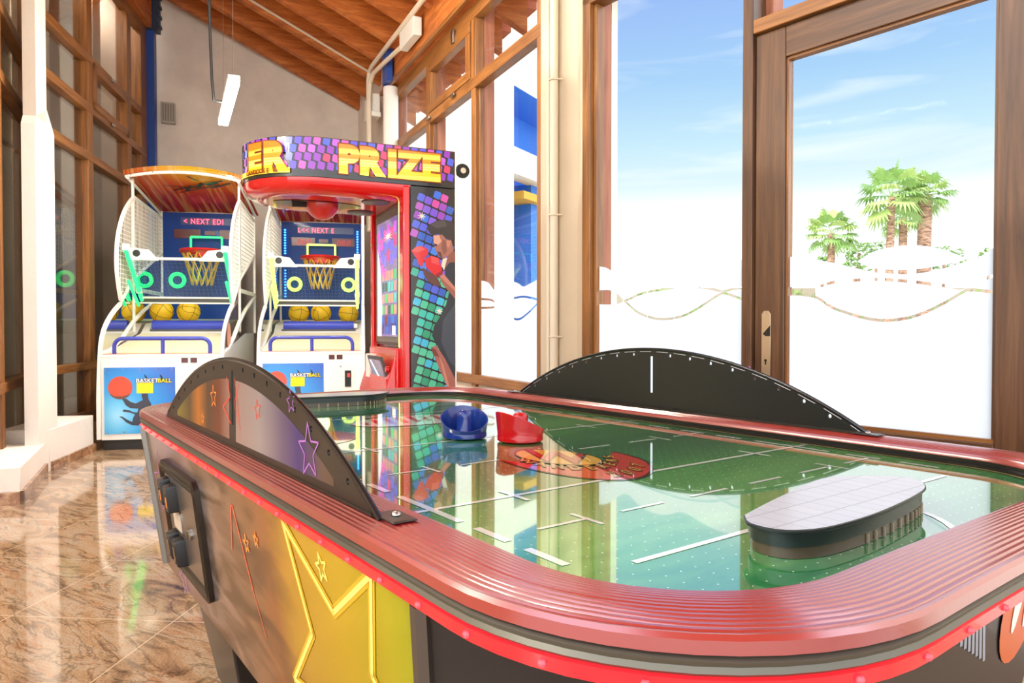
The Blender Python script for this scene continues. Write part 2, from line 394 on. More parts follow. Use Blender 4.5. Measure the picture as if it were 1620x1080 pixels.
# bright reveals (bead mouldings)
for a in (1.77, 3.06, 4.23): w.box((a, -.04, .66), (a + .03, .0, 3.075), wood_v)
w.build('frame', W3, .004)
p = MB(FR)
p.box((1.77, -.025, .66), (5.34, -.017, 3.66), pane_glass); p.build('pane', W3)
e = MB(FR)
for a in (1.66, 2.96, 4.14): e.box((a, -.145, .3), (a + .095, -.052, 3.95), red_w)
e.build('outer_post', W3)
for (t, z, w_, h_) in ((3.05, 3.10, .09, .025), (3.72, 3.13, .09, .025), (3.74, 3.60, .06, .12)):
    lt = MB(FR); lt.box((t, .045, z), (t + w_, .065, z + h_), steel); lt.build('window_latch', W3, .004)
sill_m = plaster_white
s_ = MB(FR); s_.box((1.0, -.18, 0), (5.42, .0, .575), plaster_white); s_.box((-.3, -.18, 0), (1.66, .0, 4.36), plaster_grey)
struct(s_.build('wall_right'), 'white sill wall under the far right windows', 'wall')

def film(F, strips, parent, yoff=-.012):
    mb = MB(F)
    for lo, hi, x0, x1 in strips:
        n = 36; vs = []; fs = []
        for i in range(n + 1):
            x = lerp(x0, x1, i / n); a = interp(lo, x) if not isinstance(lo, (int, float)) else lo; c = interp(hi, x) if not isinstance(hi, (int, float)) else hi
            c = max(c, a + .0005)
            vs += [(x, yoff, a), (x, yoff, c)]
        for i in range(n): fs.append((2 * i, 2 * i + 2, 2 * i + 3, 2 * i + 1))
        mb.raw(vs, fs, film_m)
    return mb.build('frosted_film', parent, fix=False)
def shift(c, d): return [(x, y + d) for x, y in c]
r_top = smoothc([(4.26, 1.455), (4.338, 1.444), (4.42, 1.423), (4.559, 1.348), (4.673, 1.393), (4.819, 1.415), (4.959, 1.392), (5.042, 1.362), (5.124, 1.372), (5.36, 1.416)])
r_s2 = smoothc([(4.26, 1.30), (4.48, 1.282), (4.597, 1.23), (4.783, 1.156), (4.959, 1.12), (5.124, 1.164), (5.25, 1.219), (5.36, 1.258)])
r_s3 = smoothc([(4.26, 1.225), (4.52, 1.225), (4.71, 1.266), (4.959, 1.287), (5.124, 1.281), (5.36, 1.244)])
def mn(a, b_): 
    xs = sorted({x for x, _ in a} | {x for x, _ in b_}); return [(x, min(interp(a, x), interp(b_, x))) for x in xs]
def mxc(a, b_):
    xs = sorted({x for x, _ in a} | {x for x, _ in b_}); return [(x, max(interp(a, x), interp(b_, x))) for x in xs]
rlo, rhi = mn(r_s2, r_s3), mxc(r_s2, r_s3)
film(FR, [(.66, shift(rlo, -.008), 4.26, 5.34), (shift(rlo, .008), shift(rhi, -.008), 4.26, 5.34), (shift(rhi, .008), r_top, 4.26, 5.34),
          (.66, smoothc([(3.09, 1.36), (3.4, 1.42), (3.799, 1.441), (3.965, 1.397), (4.14, 1.438)]), 3.09, 4.14), (.66, 1.35, 1.8, 2.96)], W3)

# ------------------------------------------------------------------ corner column with conduit, between far right wall and door wall
c_ = MB()
poly = [(.20, 4.99), (.196, 4.62), (.405, 4.40), (.368, 3.50), (.383, 3.48), (.445, 4.42), (.45, 4.95)]
c_.prism(poly, 'z', 0, 4.4, plaster_beige)
struct(c_.build('wall_right_column'), 'beige corner column between far windows and door wall', 'column')

# ------------------------------------------------------------------ door wall: window_4 and door_1
W4 = struct(bpy.data.objects.new('window_4', None), 'fixed timber window left of the door', 'window'); COL.objects.link(W4)
w = MB(FD)
w.box((-.006, -.05, .62), (.045, .035, 2.8), wood_v); w.box((.045, -.045, .70), (.066, .01, 2.6), wood_v)
w.box((-.006, -.05, 2.60), (.875, .035, 2.8), wood_h); w.box((-.006, -.05, .62), (.875, .035, .70), wood_h)
w.box((.875, -.05, .0), (.919, .04, 3.0), door_v)
w.box((.919, -.05, 2.172), (1.95, .04, 2.225), wood_h)
w.build('frame', W4, .003)
p = MB(FD); p.box((.045, -.022, .70), (.875, -.016, 2.60), door_glass); p.box((.919, -.022, 2.225), (1.95, -.016, 2.9), door_glass); p.build('pane', W4)
e = MB(FD); e.box((-.03, -.115, .2), (.043, -.052, 2.9), red_w); e.box((-.06, -.16, .2), (.044, -.118, 2.9), plaster_cream); e.box((.90, -.12, 2.1), (.95, -.052, 2.9), red_w); e.build('outer_post', W4)
d_top = smoothc([(.045, 1.352), (.065, 1.35), (.124, 1.335), (.197, 1.285), (.233, 1.268), (.262, 1.272), (.316, 1.305), (.411, 1.325), (.483, 1.315), (.562, 1.289), (.653, 1.31), (.733, 1.328), (.809, 1.328), (.875, 1.318)])
d_s1 = smoothc([(.045, 1.232), (.135, 1.23), (.187, 1.208), (.233, 1.182), (.326, 1.209), (.448, 1.223), (.57, 1.229), (.694, 1.216), (.765, 1.195), (.875, 1.157)])
d_s2 = smoothc([(.045, 1.172), (.135, 1.168), (.187, 1.17), (.228, 1.176), (.298, 1.13), (.374, 1.102), (.457, 1.092), (.554, 1.104), (.638, 1.137), (.742, 1.191), (.81, 1.211), (.875, 1.212)])
lo, hi = mn(d_s1, d_s2), mxc(d_s1, d_s2)
film(FD, [(.70, shift(lo, -.005), .232, .875), (shift(lo, .005), shift(hi, -.005), .236, .875), (shift(hi, .005), d_top, .232, .875),
          (.70, shift(d_s2, -.003), .045, .232), (shift(d_s1, .002), d_top, .045, .232)], W4)
s_ = MB(FD); s_.box((-.006, -.14, 0), (.875, 0, .62), plaster_white); s_.box((-.006, -.14, 2.9), (1.98, .0, 4.2), plaster_white); s_.box((1.95, -.14, 0), (4.2, 0, 4.2), plaster_white)
struct(s_.build('wall_door'), 'white wall around the glazed door', 'wall')

D1 = struct(bpy.data.objects.new('door_1', None), 'brown timber door with one large frosted pane', 'door'); COL.objects.link(D1)
w = MB(FD)
w.box((.922, -.03, .045), (1.043, .022, 2.168), door_v); w.box((1.72, -.03, .045), (1.86, .022, 2.168), door_v)
w.build('stile', D1, .003)
w = MB(FD)
w.box((1.043, -.03, 2.055), (1.72, .021, 2.168), door_h); w.box((1.043, -.03, .045), (1.72, .021, .705), door_h)
w.build('rail', D1, .003)
w = MB(FD); w.box((1.043, -.02, .705), (1.052, .012, 2.055), wood_v); w.box((1.711, -.02, .705), (1.72, .012, 2.055), door_v); w.box((1.043, -.02, .705), (1.72, .014, .717), wood_h); w.box((1.043, -.02, 2.046), (1.72, .012, 2.055), wood_h)
w.build('glazing_bead', D1)
w = MB(FD); w.box((1.862, -.05, 0), (1.95, .045, 2.2), door_v); w.build('jamb', D1, .003)
w = MB(FD); w.box((.9, -.08, 0), (1.95, .06, .04), mat('cream_threshold', srgb(232, 216, 180), .4)); w.build('threshold', D1)
p = MB(FD); p.box((1.052, -.012, .717), (1.711, -.006, 2.046), door_glass); p.build('pane', D1)
o_top = smoothc([(1.043, 1.319), (1.115, 1.309), (1.218, 1.283), (1.302, 1.258), (1.356, 1.242), (1.458, 1.229), (1.536, 1.234), (1.604, 1.249), (1.637, 1.259), (1.674, 1.27), (1.72, 1.304)])
o_lt = smoothc([(1.302, 1.284), (1.355, 1.312), (1.426, 1.323), (1.488, 1.321), (1.547, 1.308), (1.604, 1.284), (1.637, 1.266)])
o_lb = smoothc([(1.302, 1.281), (1.356, 1.255), (1.458, 1.243), (1.536, 1.247), (1.604, 1.258), (1.637, 1.265)])
o_s2 = smoothc([(1.043, 1.2), (1.146, 1.2), (1.205, 1.213), (1.261, 1.217), (1.363, 1.217), (1.458, 1.207), (1.519, 1.196), (1.577, 1.185), (1.627, 1.174), (1.72, 1.159)])
o_s3 = smoothc([(1.043, 1.18), (1.146, 1.167), (1.205, 1.13), (1.262, 1.107), (1.331, 1.086), (1.39, 1.078), (1.459, 1.084), (1.519, 1.103), (1.577, 1.133), (1.632, 1.168), (1.686, 1.202), (1.72, 1.213)])
lo, hi = mn(o_s2, o_s3), mxc(o_s2, o_s3)
film(FD, [(.717, shift(lo, -.005), 1.052, 1.711), (shift(lo, .005), shift(hi, -.005), 1.15, 1.711), (shift(hi, .005), o_top, 1.052, 1.711), (o_lb, o_lt, 1.303, 1.637)], D1, -.004)
# lock plate
pl = MB(FD); z0, z1, tm, hw = .862, 1.118, .973, .0185
pl_poly = [(tm - hw, z0 + .012), (tm - hw * .5, z0), (tm + hw * .5, z0), (tm + hw, z0 + .012), (tm + hw, z1 - .012), (tm + hw * .5, z1), (tm - hw * .5, z1), (tm - hw, z1 - .012)]
pl.loft([[(a, .022, c) for a, c in pl_poly], [(a, .027, c) for a, c in pl_poly]], mat('worn_brass_plate', srgb(206, 188, 160), .3, metal=.85))
hd = pl.build('lock_plate', D1, .001)
k = MB(FD)
k.prism([(tm - .012, 1.03), (tm + .0, 1.022), (tm + hw, 1.022), (tm + hw, 1.062), (tm + .008, 1.052)], 'y', .0275, .029, black_plastic)
k.lathe([(.005, 0), (.005, .0015)], black_plastic, 12, Matrix.Translation((tm, .0275, .93)) @ Matrix.Rotation(R(-90), 4, 'X'))
k.box((tm - .0025, .0275, .914), (tm + .0025, .029, .93), black_plastic)
k.build('keyhole', hd)
for z in (z0 + .012, z1 - .012):
    k = MB(FD); k.lathe([(.004, 0), (.003, .002)], screw_m, 10, Matrix.Translation((tm, .027, z)) @ Matrix.Rotation(R(-90), 4, 'X')); k.build('screw', hd)

# ------------------------------------------------------------------ left glazing, plinths, pilaster
def left_window(F, name, label, verts, hor, z0, z1, t0, t1, sashes=()):
    W = struct(bpy.data.objects.new(name, None), label, 'window'); COL.objects.link(W)
    w = MB(F)
    for a, b_ in verts: w.box((a, -.09, z0), (b_, .03, z1), wood_v)
    for a, b_ in hor: w.box((t0, -.05, a), (t1, .036, b_), wood_h)
    for (a, b_, c, d) in sashes:
        w.box((a, -.03, c), (b_, .045, c + .08), wood_h); w.box((a, -.03, d - .08), (b_, .045, d), wood_h)
        w.box((a, -.03, c), (a + .08, .045, d), wood_v); w.box((b_ - .08, -.03, c), (b_, .045, d), wood_v)
    w.build('frame', W, .004)
    p = MB(F); p.box((t0, -.03, z0), (t1, -.024, z1), left_glass); p.build('pane', W)
    return W
W2 = left_window(FL, 'window_2', 'tall many paned timber window on the far left wall', ((1.28, 1.42), (2.50, 2.63), (3.02, 3.24)),
            ((.15, .26), (.66, .73), (2.66, 2.74), (3.13, 3.21), (3.60, 3.68), (4.6, 4.75)), .15, 4.75, .2, 3.22, ((1.42, 2.50, 3.19, 3.64),))
for z in (3.62, 3.16): lt = MB(FL); lt.box((1.9, .045, z), (1.98, .062, z + .03), steel); lt.build('window_latch', W2, .004)
W1 = left_window(FN, 'window_1', 'timber framed window at the near left', ((.80, .905), (2.07, 2.30)), ((.10, .20), (.60, .675), (2.77, 2.85), (3.25, 3.34), (4.4, 4.6)), .1, 4.6, .5, 2.25)
wl = MB(FL); wl.box((-6, -1.35, 0), (4.6, -1.25, 5.6), mat('beige_corridor_wall', srgb(190, 174, 150), .9))
wl.box((-6, -1.25, 0), (4.6, -.12, .12), plaster_beige)
for a in (.55, 1.62, 2.80, 3.45): wl.box((a, -.62, 0), (a + .26, -.42, 5.0), mat('grey_outer_post', srgb(156, 146, 136), .8))
struct(wl.build('wall_left_corridor'), 'beige corridor wall behind the left windows', 'wall')
wl = MB(FN); pass
for a in (.2, 1.35): wl.box((a, -.62, 0), (a + .22, -.4, 5), MATS['grey_outer_post'])
struct(wl.build('wall_left_near'), 'beige wall behind the near left window', 'wall')
# plinths with marble skirting
PN = frame_of((-2.955, 4.241), dn, (1, .4)); PF = frame_of((-3.49, 5.6), dl, (1, .2))
pn = MB(PN); pn.box((0, -.27, 0), (1.05, 0, .22), plaster_white); struct(pn.build('trim_3', None, .006), 'low white plinth under the near left window', 'plinth')
pf = MB(PF); pf.box((-.42, -.34, 0), (.47, 0, .31), plaster_white); struct(pf.build('trim_4', None, .006), 'low white plinth under the far left window', 'plinth')
bb = MB(PN); bb.box((-.03, 0, 0), (.97, .02, .075), marble_dark); bb.box((-.03, -.3, 0), (0, .02, .075), marble_dark); struct(bb.build('baseboard_left'), 'brown marble skirting on the near left plinth', 'skirting')
bb = MB(PF); bb.box((-.40, 0, 0), (.475, .02, .07), marble_dark); struct(bb.build('baseboard_far_left'), 'brown marble skirting on the far left plinth', 'skirting')
pil = MB()
A = Vector((-3.375, 5.05)); dL = Vector(dl); nL = Vector((dL.y, -dL.x))
def pp(along_, out): q = A + dL * along_ + nL * out; return (q.x, q.y)
pil.prism([pp(0, 0), pp(.17, 0), pp(1.05, -.335), pp(1.05, -.5), pp(0, -.085)], 'z', 2.55, 5.2, plaster_pil)
pil.prism([pp(-.02, .0), pp(.30, .0), pp(1.05, -.30), pp(1.05, -.5), pp(-.02, -.09)], 'z', 0.0, 2.50, plaster_white)
pil.loft([[(*pp(-.02, 0), 2.5), (*pp(.30, 0), 2.5), (*pp(1.05, -.30), 2.5), (*pp(-.02, -.09), 2.5)], [(*pp(0, 0), 2.56), (*pp(.17, 0), 2.66), (*pp(1.05, -.335), 2.66), (*pp(0, -.085), 2.56)]], plaster_white)
struct(pil.build('trim_5'), 'white pilaster between the two left windows', 'pilaster')
# blue steel post at the far left corner and far right corner
bp = MB(FL); bp.box((3.26, -.02, 0), (3.37, .11, 4.72), navy_steel); bp.box((3.24, .0, 4.70), (3.38, .16, 5.35), mat('dark_blue_bracket', srgb(44, 58, 84), .5)); 
for i in range(5): bp.box((3.23, .16, 4.76 + i * .12), (3.39, .175, 4.80 + i * .12), MATS['dark_blue_bracket'])
struct(bp.build('trim_6'), 'blue painted steel corner post on the left', 'post')
bp = MB(FR); bp.box((1.93, .131, 3.77), (2.13, .19, 4.12), navy_steel)
struct(bp.build('trim_7'), 'blue painted steel post by the right beam', 'post')
# closing wall behind the camera with an opening on the right

# ================================================================== AIR HOCKEY TABLE
# local frame: x = u (towards the far end), y = -v (towards the coin side), z up
TH = .6359
TBL = thing('air_hockey_table', 'large air hockey table with red rim, green pitch playfield and star artwork', 'air hockey table', (-.0572, 1.7987, 0), math.pi / 2 + TH)
TL, TW, TR, TBU = 1.2106, .6604, .3315, -.015
def t_outline(off, nc=14, z=0.):
    pts = []
    for sx, sy, a0 in ((1, 1, 0), (-1, 1, 90), (-1, -1, 180), (1, -1, 270)):
        arc = [(sx * (TL - TR) + (TR - off) * math.cos(R(a0 + 90 * i / nc)), sy * (TW - TR) + (TR - off) * math.sin(R(a0 + 90 * i / nc))) for i in range(nc + 1)]
        pts += arc
        nx = ((-1, 1), (-1, -1), (1, -1), (1, 1))[((1, 1), (-1, 1), (-1, -1), (1, -1)).index((sx, sy))]
        e = arc[-1]; a1 = (a0 + 90)
        q = (nx[0] * (TL - TR) + (TR - off) * math.cos(R(a1)), nx[1] * (TW - TR) + (TR - off) * math.sin(R(a1)))
        for i in range(1, 8): pts.append((lerp(e[0], q[0], i / 8), lerp(e[1], q[1], i / 8)))
    o = []
    for x, y in pts:
        e = max(0, min(1, (abs(x) - (TL - TR)) / TR)); x += math.copysign(1, x) * TBU * (1 - (y / TW) ** 2) * e
        o.append((x, y, z))
    return o
def sweep(mb, prof, m, smooth=True):
    rings = [t_outline(o, z=z) for o, z in prof]
    mb.loft(rings, m, smooth, caps=False)
# red ribbed rim
red_rim = mat('red_ribbed_vinyl', srgb(142, 20, 22), .32, coat=1., coat_rough=.2); nt, b = nodes(red_rim); b.inputs['Coat IOR'].default_value = 2.3
v = coords(nt, (60, 60, 60)); n1 = add(nt, 'ShaderNodeTexNoise', Scale=2., Detail=3.); nt.links.new(v, n1.inputs[0]); bump(nt, b, n1.outputs[0], .08, .002)
prof = [(.004, .783), (.0, .785), (.0, .797), (.004, .801)]
n = 11
for i in range(n + 1):
    o = lerp(.010, .094, i / n); zz = .8015 + .004 * math.sin(math.pi * i / n)
    prof += [(o, zz - .0012), (o + .0015, zz), (o + .0055, zz), (o + .007, zz - .0012)]
prof += [(.1035, .800), (.1075, .795), (.109, .788), (.109, .783)]
mb = MB(); sweep(mb, prof, red_rim)
seam = mat('rim_seam', srgb(80, 14, 16), .6)
rim = mb.build('rim', TBL, autosmooth=28)
mb = MB(); sweep(mb, [(.112, .790), (.112, .783), (.118, .781), (.118, .776)], mat('black_inner_rail', srgb(40, 40, 36), .3, metal=.5)); sweep(mb, [(.12, .7765), (.128, .7765)], mat('gold_pin_line', srgb(168, 150, 100), .35, metal=.6))
mb.build('inner_rail', TBL)
mb = MB(); sweep(mb, [(.006, .782), (.001, .779), (.0035, .774), (.001, .769), (.006, .765)], mat('grey_aluminium_rail', srgb(104, 100, 88), .42, metal=.6))
mb.build('side_rail', TBL)
# led strip
led_red = mat('red_led_strip', srgb(214, 26, 34), .25, emit=(1., .02, .04), es=.35, coat=.5)
led_dot = mat('red_led_bulb', (.8, .06, .08), .3, emit=(1., .08, .10), es=.8)
mb = MB(); sweep(mb, [(.008, .766), (.003, .763), (.005, .749), (.011, .746), (.06, .745)], led_red)
ls = mb.build('led_strip', TBL)
lo_ = t_outline(.003, nc=14, z=.756)
acc = 0.; last = Vector(lo_[0]); cnt = 0
for p_ in lo_[1:] + lo_[:1]:
    p_ = Vector(p_); seg_ = (p_ - last).length; k = 0
    while acc + seg_ >= .092 and seg_ > 1e-6:
        t = (.092 - acc) / seg_; last = last.lerp(p_, t); seg_ = (p_ - last).length; acc = 0
        # only the two sides and end facing the room side
        if last.y > .1 or last.x < -.75:
            m_ = MB(); m_.sphere(tuple(last), .0042, led_dot, 8); m_.build('led_bulb', ls); cnt += 1
    acc += seg_; last = p_

# playfield with printed pitch
turf = mat('printed_turf', (.08, .3, .1), .06, coat=1., coat_rough=.02, spec=.7, ior=1.6); nt, b = nodes(turf)
b.inputs['Coat IOR'].default_value = 2.6
v = coords(nt, (1, 1, 1)); sp = add(nt, 'ShaderNodeSeparateXYZ'); nt.links.new(v, sp.inputs[0])
m1 = add(nt, 'ShaderNodeMath', operation='MULTIPLY'); nt.links.new(sp.outputs['X'], m1.inputs[0]); m1.inputs[1].default_value = 7.0
n1 = add(nt, 'ShaderNodeTexNoise', Scale=3., Detail=8., Roughness=.7, Distortion=.6); mpp = coords(nt, (9, 2.2, 1)); nt.links.new(mpp, n1.inputs[0])
ad = add(nt, 'ShaderNodeMath', operation='ADD'); nt.links.new(m1.outputs[0], ad.inputs[0]); nt.links.new(n1.outputs[0], ad.inputs[1])
sn = add(nt, 'ShaderNodeMath', operation='SINE'); nt.links.new(ad.outputs[0], sn.inputs[0])
md = add(nt, 'ShaderNodeMath', operation='MULTIPLY_ADD'); nt.links.new(sn.outputs[0], md.inputs[0]); md.inputs[1].default_value = .22; md.inputs[2].default_value = .5
m2 = add(nt, 'ShaderNodeMath', operation='MULTIPLY_ADD'); nt.links.new(n1.outputs[0], m2.inputs[0]); m2.inputs[1].default_value = .7; m2.inputs[2].default_value = -.35
a2 = add(nt, 'ShaderNodeMath', operation='ADD'); nt.links.new(md.outputs[0], a2.inputs[0]); nt.links.new(m2.outputs[0], a2.inputs[1])
gcol = ramp(nt, a2.outputs[0], [(.1, srgb(30, 92, 62)), (.4, srgb(52, 132, 76)), (.62, srgb(84, 160, 82)), (.9, srgb(128, 190, 110))])
# air holes
vh = coords(nt, (1 / .0254, 1 / .0254, 1)); fr = add(nt, 'ShaderNodeVectorMath', operation='FRACTION'); nt.links.new(vh, fr.inputs[0])
sb = add(nt, 'ShaderNodeVectorMath', operation='SUBTRACT'); nt.links.new(fr.outputs[0], sb.inputs[0]); sb.inputs[1].default_value = (.5, .5, 0)
ss = add(nt, 'ShaderNodeSeparateXYZ'); nt.links.new(sb.outputs[0], ss.inputs[0])
cb = add(nt, 'ShaderNodeCombineXYZ'); nt.links.new(ss.outputs['X'], cb.inputs['X']); nt.links.new(ss.outputs['Y'], cb.inputs['Y'])
ln = add(nt, 'ShaderNodeVectorMath', operation='LENGTH'); nt.links.new(cb.outputs[0], ln.inputs[0])
lt_ = add(nt, 'ShaderNodeMath', operation='LESS_THAN'); nt.links.new(ln.outputs['Value'], lt_.inputs[0]); lt_.inputs[1].default_value = .045
mh = add(nt, 'ShaderNodeMix', data_type='RGBA'); nt.links.new(lt_.outputs[0], mh.inputs['Factor']); nt.links.new(gcol, mh.inputs['A']); mh.inputs['B'].default_value = (.75, .8, .74, 1)
nt.links.new(mh.outputs['Result'], b.inputs['Base Color'])
def ink(name, c): 
    m = mat(name, c, .06, coat=1., coat_rough=.02, spec=.7, ior=1.6); m.node_tree.nodes['Principled BSDF'].inputs['Coat IOR'].default_value = 2.6; return m
ink_w = ink('pitch_line_white', srgb(232, 240, 226)); ink_r = ink('pitch_red', srgb(204, 52, 46)); ink_y = ink('pitch_yellow', srgb(246, 196, 84)); ink_b = ink('pitch_black', srgb(52, 30, 24)); ink_o = ink('pitch_orange', srgb(206, 120, 70))
ZF = .775
pf_ = MB(); o_ = t_outline(.10, z=ZF); pf_.poly(o_, turf)
LZ = [0]
def line(u0, v0, u1, v1, wd, m=ink_w, z=ZF + .0006):   # v measured towards the window side
    LZ[0] += 1; z += LZ[0] * 1.2e-6
    a = Vector((u0, -v0)); c = Vector((u1, -v1)); d = (c - a).normalized(); nn = Vector((-d.y, d.x)) * wd / 2
    pf_.poly([(*(a + nn), z), (*(a - nn), z), (*(c - nn), z), (*(c + nn), z)], m)
VB = .535
for u in (-.90, -.548, .0, .548, .90): line(u, -VB + (.12 if abs(u) > .8 else 0), u, VB - (.12 if abs(u) > .8 else 0), .0105)
for v0 in (-.485, .485):
    u = -.86
    while u < .88:
        line(u, v0, u + .075, v0, .013); u += .1145
    for u in (-.548, 0, .548): line(u - .05, v0, u + .05, v0, .013, z=ZF + .0008)
for u in (-.725, -.275, .275, .725):
    v0 = -.42
    while v0 < .42:
        line(u, v0, u, v0 + .095, .008); v0 += .16
    for v1 in (-.33, .33): line(u - .035, v1, u + .035, v1, .008)
for v1 in (-.33, .33):
    for u in (-.548, 0., .548): line(u - .04, v1, u + .04, v1, .010, z=ZF + .0008)
for v0 in (-.545, .545): line(-.85, v0, .85, v0, .004, mat('gold_pin_line'))
# curved goal line at both ends
for sg in (-1, 1):
    arc = [(sg * (1.0 + .022 * i), sg * -(.10 - .012 * i - .003 * i * i)) for i in range(4)]
    for (a, c), (d, e) in zip(arc, arc[1:]): line(a, c, d, e, .010)
def decal(pts, m, z): pf_.poly([(u, -v_, z) for u, v_ in pts], m)
def ell(cu, cv, ru, rv, rot=0., n=36, a0=0, a1=360):
    o = []
    for i in range(n + 1 if a1 - a0 < 360 else n):
        a = R(a0 + (a1 - a0) * i / n); x, y = ru * math.cos(a), rv * math.sin(a); o.append((cu + x * math.cos(rot) - y * math.sin(rot), cv + x * math.sin(rot) + y * math.cos(rot)))
    return o
# club badge: yellow oval with a W, red swoosh below with lettering; reads from the window end (u falls along the text, v runs up)
def bl(x, y): return (-.412 - .675 * x + 1.11 * y, -.08 + .403 * x + .742 * y)
def badge(pts, m, z): decal([bl(x, y) for x, y in pts], m, z)
sw = smoothc([(-.20, -.005), (-.13, -.055), (-.02, -.088), (.08, -.085), (.155, -.05), (.20, .01), (.215, .075), (.19, .12), (.150, .145), (.135, .105), (.11, .05), (.06, .005), (-.02, -.025), (-.11, -.02)], 5)
badge([(x * 1.05, y * 1.05) for x, y in sw], ink_b, ZF + .0008); badge(sw, ink_r, ZF + .0011)
badge([(-.03 + .128 * math.cos(R(10 * i)), .06 + .066 * math.sin(R(10 * i))) for i in range(36)], ink_b, ZF + .0013)
badge([(-.03 + .122 * math.cos(R(10 * i)), .06 + .061 * math.sin(R(10 * i))) for i in range(36)], ink_y, ZF + .0015)
def bmat(x, y, ang, z, sc=1.):
    ex = Vector(bl(1, 0)) - Vector(bl(0, 0)); ey = Vector(bl(0, 1)) - Vector(bl(0, 0))
    ca, sa = math.cos(ang), math.sin(ang); X_ = ex * ca + ey * sa; Y_ = ey * ca - ex * sa; o = bl(x, y)
    return Matrix(((X_.x, Y_.x, 0, o[0]), (-X_.y, -Y_.y, 0, -o[1]), (0, 0, 1, z), (0, 0, 0, 1)))
pf_.text('W', .135, ink_b, bmat(-.03, .012, 0, ZF + .0017), off=.006, ext=0, sx=1.25); pf_.text('W', .13, ink_r, bmat(-.03, .0135, 0, ZF + .0019), off=.001, ext=0, sx=1.25)
for i, ch in enumerate('WANDERERS'):
    t = i / 8; a = R(lerp(-130, 5, t)); x, y = -.03 + .168 * math.cos(a), .085 + .125 * math.sin(a); ang = a + R(90)
    pf_.text(ch, .042, ink_b, bmat(x, y, ang, ZF + .0017), off=.004, ext=0); pf_.text(ch, .042, ink_y, bmat(x, y, ang, ZF + .0019), off=.0002, ext=0)
for i, ch in enumerate('2007'):
    t = i / 3; a = R(lerp(-62, -18, t)); x, y = .0 + .205 * math.cos(a), .085 + .165 * math.sin(a); ang = a + R(90)
    pf_.text(ch, .042, ink_b, bmat(x, y, ang, ZF + .0017), off=.004, ext=0); pf_.text(ch, .042, ink_y, bmat(x, y, ang, ZF + .0019), off=.0002, ext=0)
# striped oval badge at the far half, orange patch by the guard
sb_ = ell(.40, .0, .105, .19); decal([(.40 + (u - .40) * 1.04, v_ * 1.04) for u, v_ in sb_], ink_r, ZF + .0008); decal(sb_, ink_w, ZF + .0011)
for i in range(9):
    v_ = -.165 + i * .04
    def inside(u, w_): return ((u - .40) / .098) ** 2 + (w_ / .18) ** 2 < 1
    seg_ = [(lerp(.30, .50, j / 20), v_ + .05 * (j / 20 - .5)) for j in range(21)]
    seg_ = [q for q in seg_ if inside(*q) and inside(q[0], q[1] + .018) and q[0] > .355]
    if len(seg_) > 1: decal(seg_ + [(u, w_ + .018) for u, w_ in seg_[::-1]], ink_r, ZF + .0014)
decal(ell(.25, -.40, .13, .14), ink_o, ZF + .0008)
for k in range(4): line(.20 + .028 * k, -.46 + .012 * k, .20 + .028 * k, -.35 - .012 * k, .012, ink_y, ZF + .0012)
pf_.build('playfield', TBL, fix=False)
# cabinet
art = mat('foil_star_artwork', srgb(150, 140, 128), .2, metal=.7); nt, b = nodes(art)
v = coords(nt, (1, 1, 1)); sp = add(nt, 'ShaderNodeSeparateXYZ'); nt.links.new(v, sp.inputs[0])
nz = add(nt, 'ShaderNodeTexNoise', Scale=5., Detail=4.); nt.links.new(v, nz.inputs[0])
uu = add(nt, 'ShaderNodeMath', operation='MULTIPLY_ADD'); nt.links.new(nz.outputs[0], uu.inputs[0]); uu.inputs[1].default_value = .10; nt.links.new(sp.outputs['X'], uu.inputs[2])
mr = add(nt, 'ShaderNodeMapRange'); mr.inputs['From Min'].default_value = -.85; mr.inputs['From Max'].default_value = 1.0; nt.links.new(uu.outputs[0], mr.inputs['Value'])
ac = ramp(nt, mr.outputs[0], [(.03, srgb(96, 90, 78)), (.085, srgb(196, 206, 40)), (.17, srgb(240, 216, 40)), (.30, srgb(238, 196, 60)), (.36, srgb(190, 132, 76)), (.46, srgb(176, 140, 108)), (.62, srgb(190, 172, 164)), (.82, srgb(160, 130, 160)), (.92, srgb(150, 112, 92))])
# cloudy darker brown across the middle of the panel
v3 = coords(nt, (3.5, 3.5, 12)); n3 = add(nt, 'ShaderNodeTexNoise', Scale=1.3, Detail=5., Distortion=.8); nt.links.new(v3, n3.inputs[0])
band = ramp(nt, mr.outputs[0], [(.28, (0, 0, 0)), (.42, (1, 1, 1)), (.62, (1, 1, 1)), (.82, (.5, .5, .5))])
mottle = ramp(nt, n3.outputs[0], [(.40, (.9, .9, .9)), (.60, (0, 0, 0))])
mm_ = add(nt, 'ShaderNodeMath', operation='MULTIPLY'); nt.links.new(band, mm_.inputs[0]); nt.links.new(mottle, mm_.inputs[1])
mx4 = add(nt, 'ShaderNodeMix', data_type='RGBA'); nt.links.new(mm_.outputs[0], mx4.inputs['Factor']); nt.links.new(ac, mx4.inputs['A']); mx4.inputs['B'].default_value = (*srgb(104, 78, 52), 1)
nt.links.new(mx4.outputs['Result'], b.inputs['Base Color'])
bump(nt, b, nz.outputs[0], .02, .01)
neon_y = mat('neon_star_yellow', srgb(255, 240, 120), .3, coat=.3); neon_y2 = mat('neon_star_glow', srgb(246, 206, 46), .3, metal=.4)
neon_o = mat('neon_star_orange', srgb(250, 150, 60), .3); neon_r = mat('neon_star_red', srgb(236, 84, 58), .3); neon_p = mat('neon_star_purple', srgb(176, 110, 190), .3)
black_lam = mat('black_laminate', srgb(30, 28, 28), .3, coat=.2)
oct_t = [(.93, .645), (-.80, .645), (-1.06, .43), (-1.08, -.43), (-.80, -.645), (.93, -.645), (1.08, -.43), (1.08, .43)]
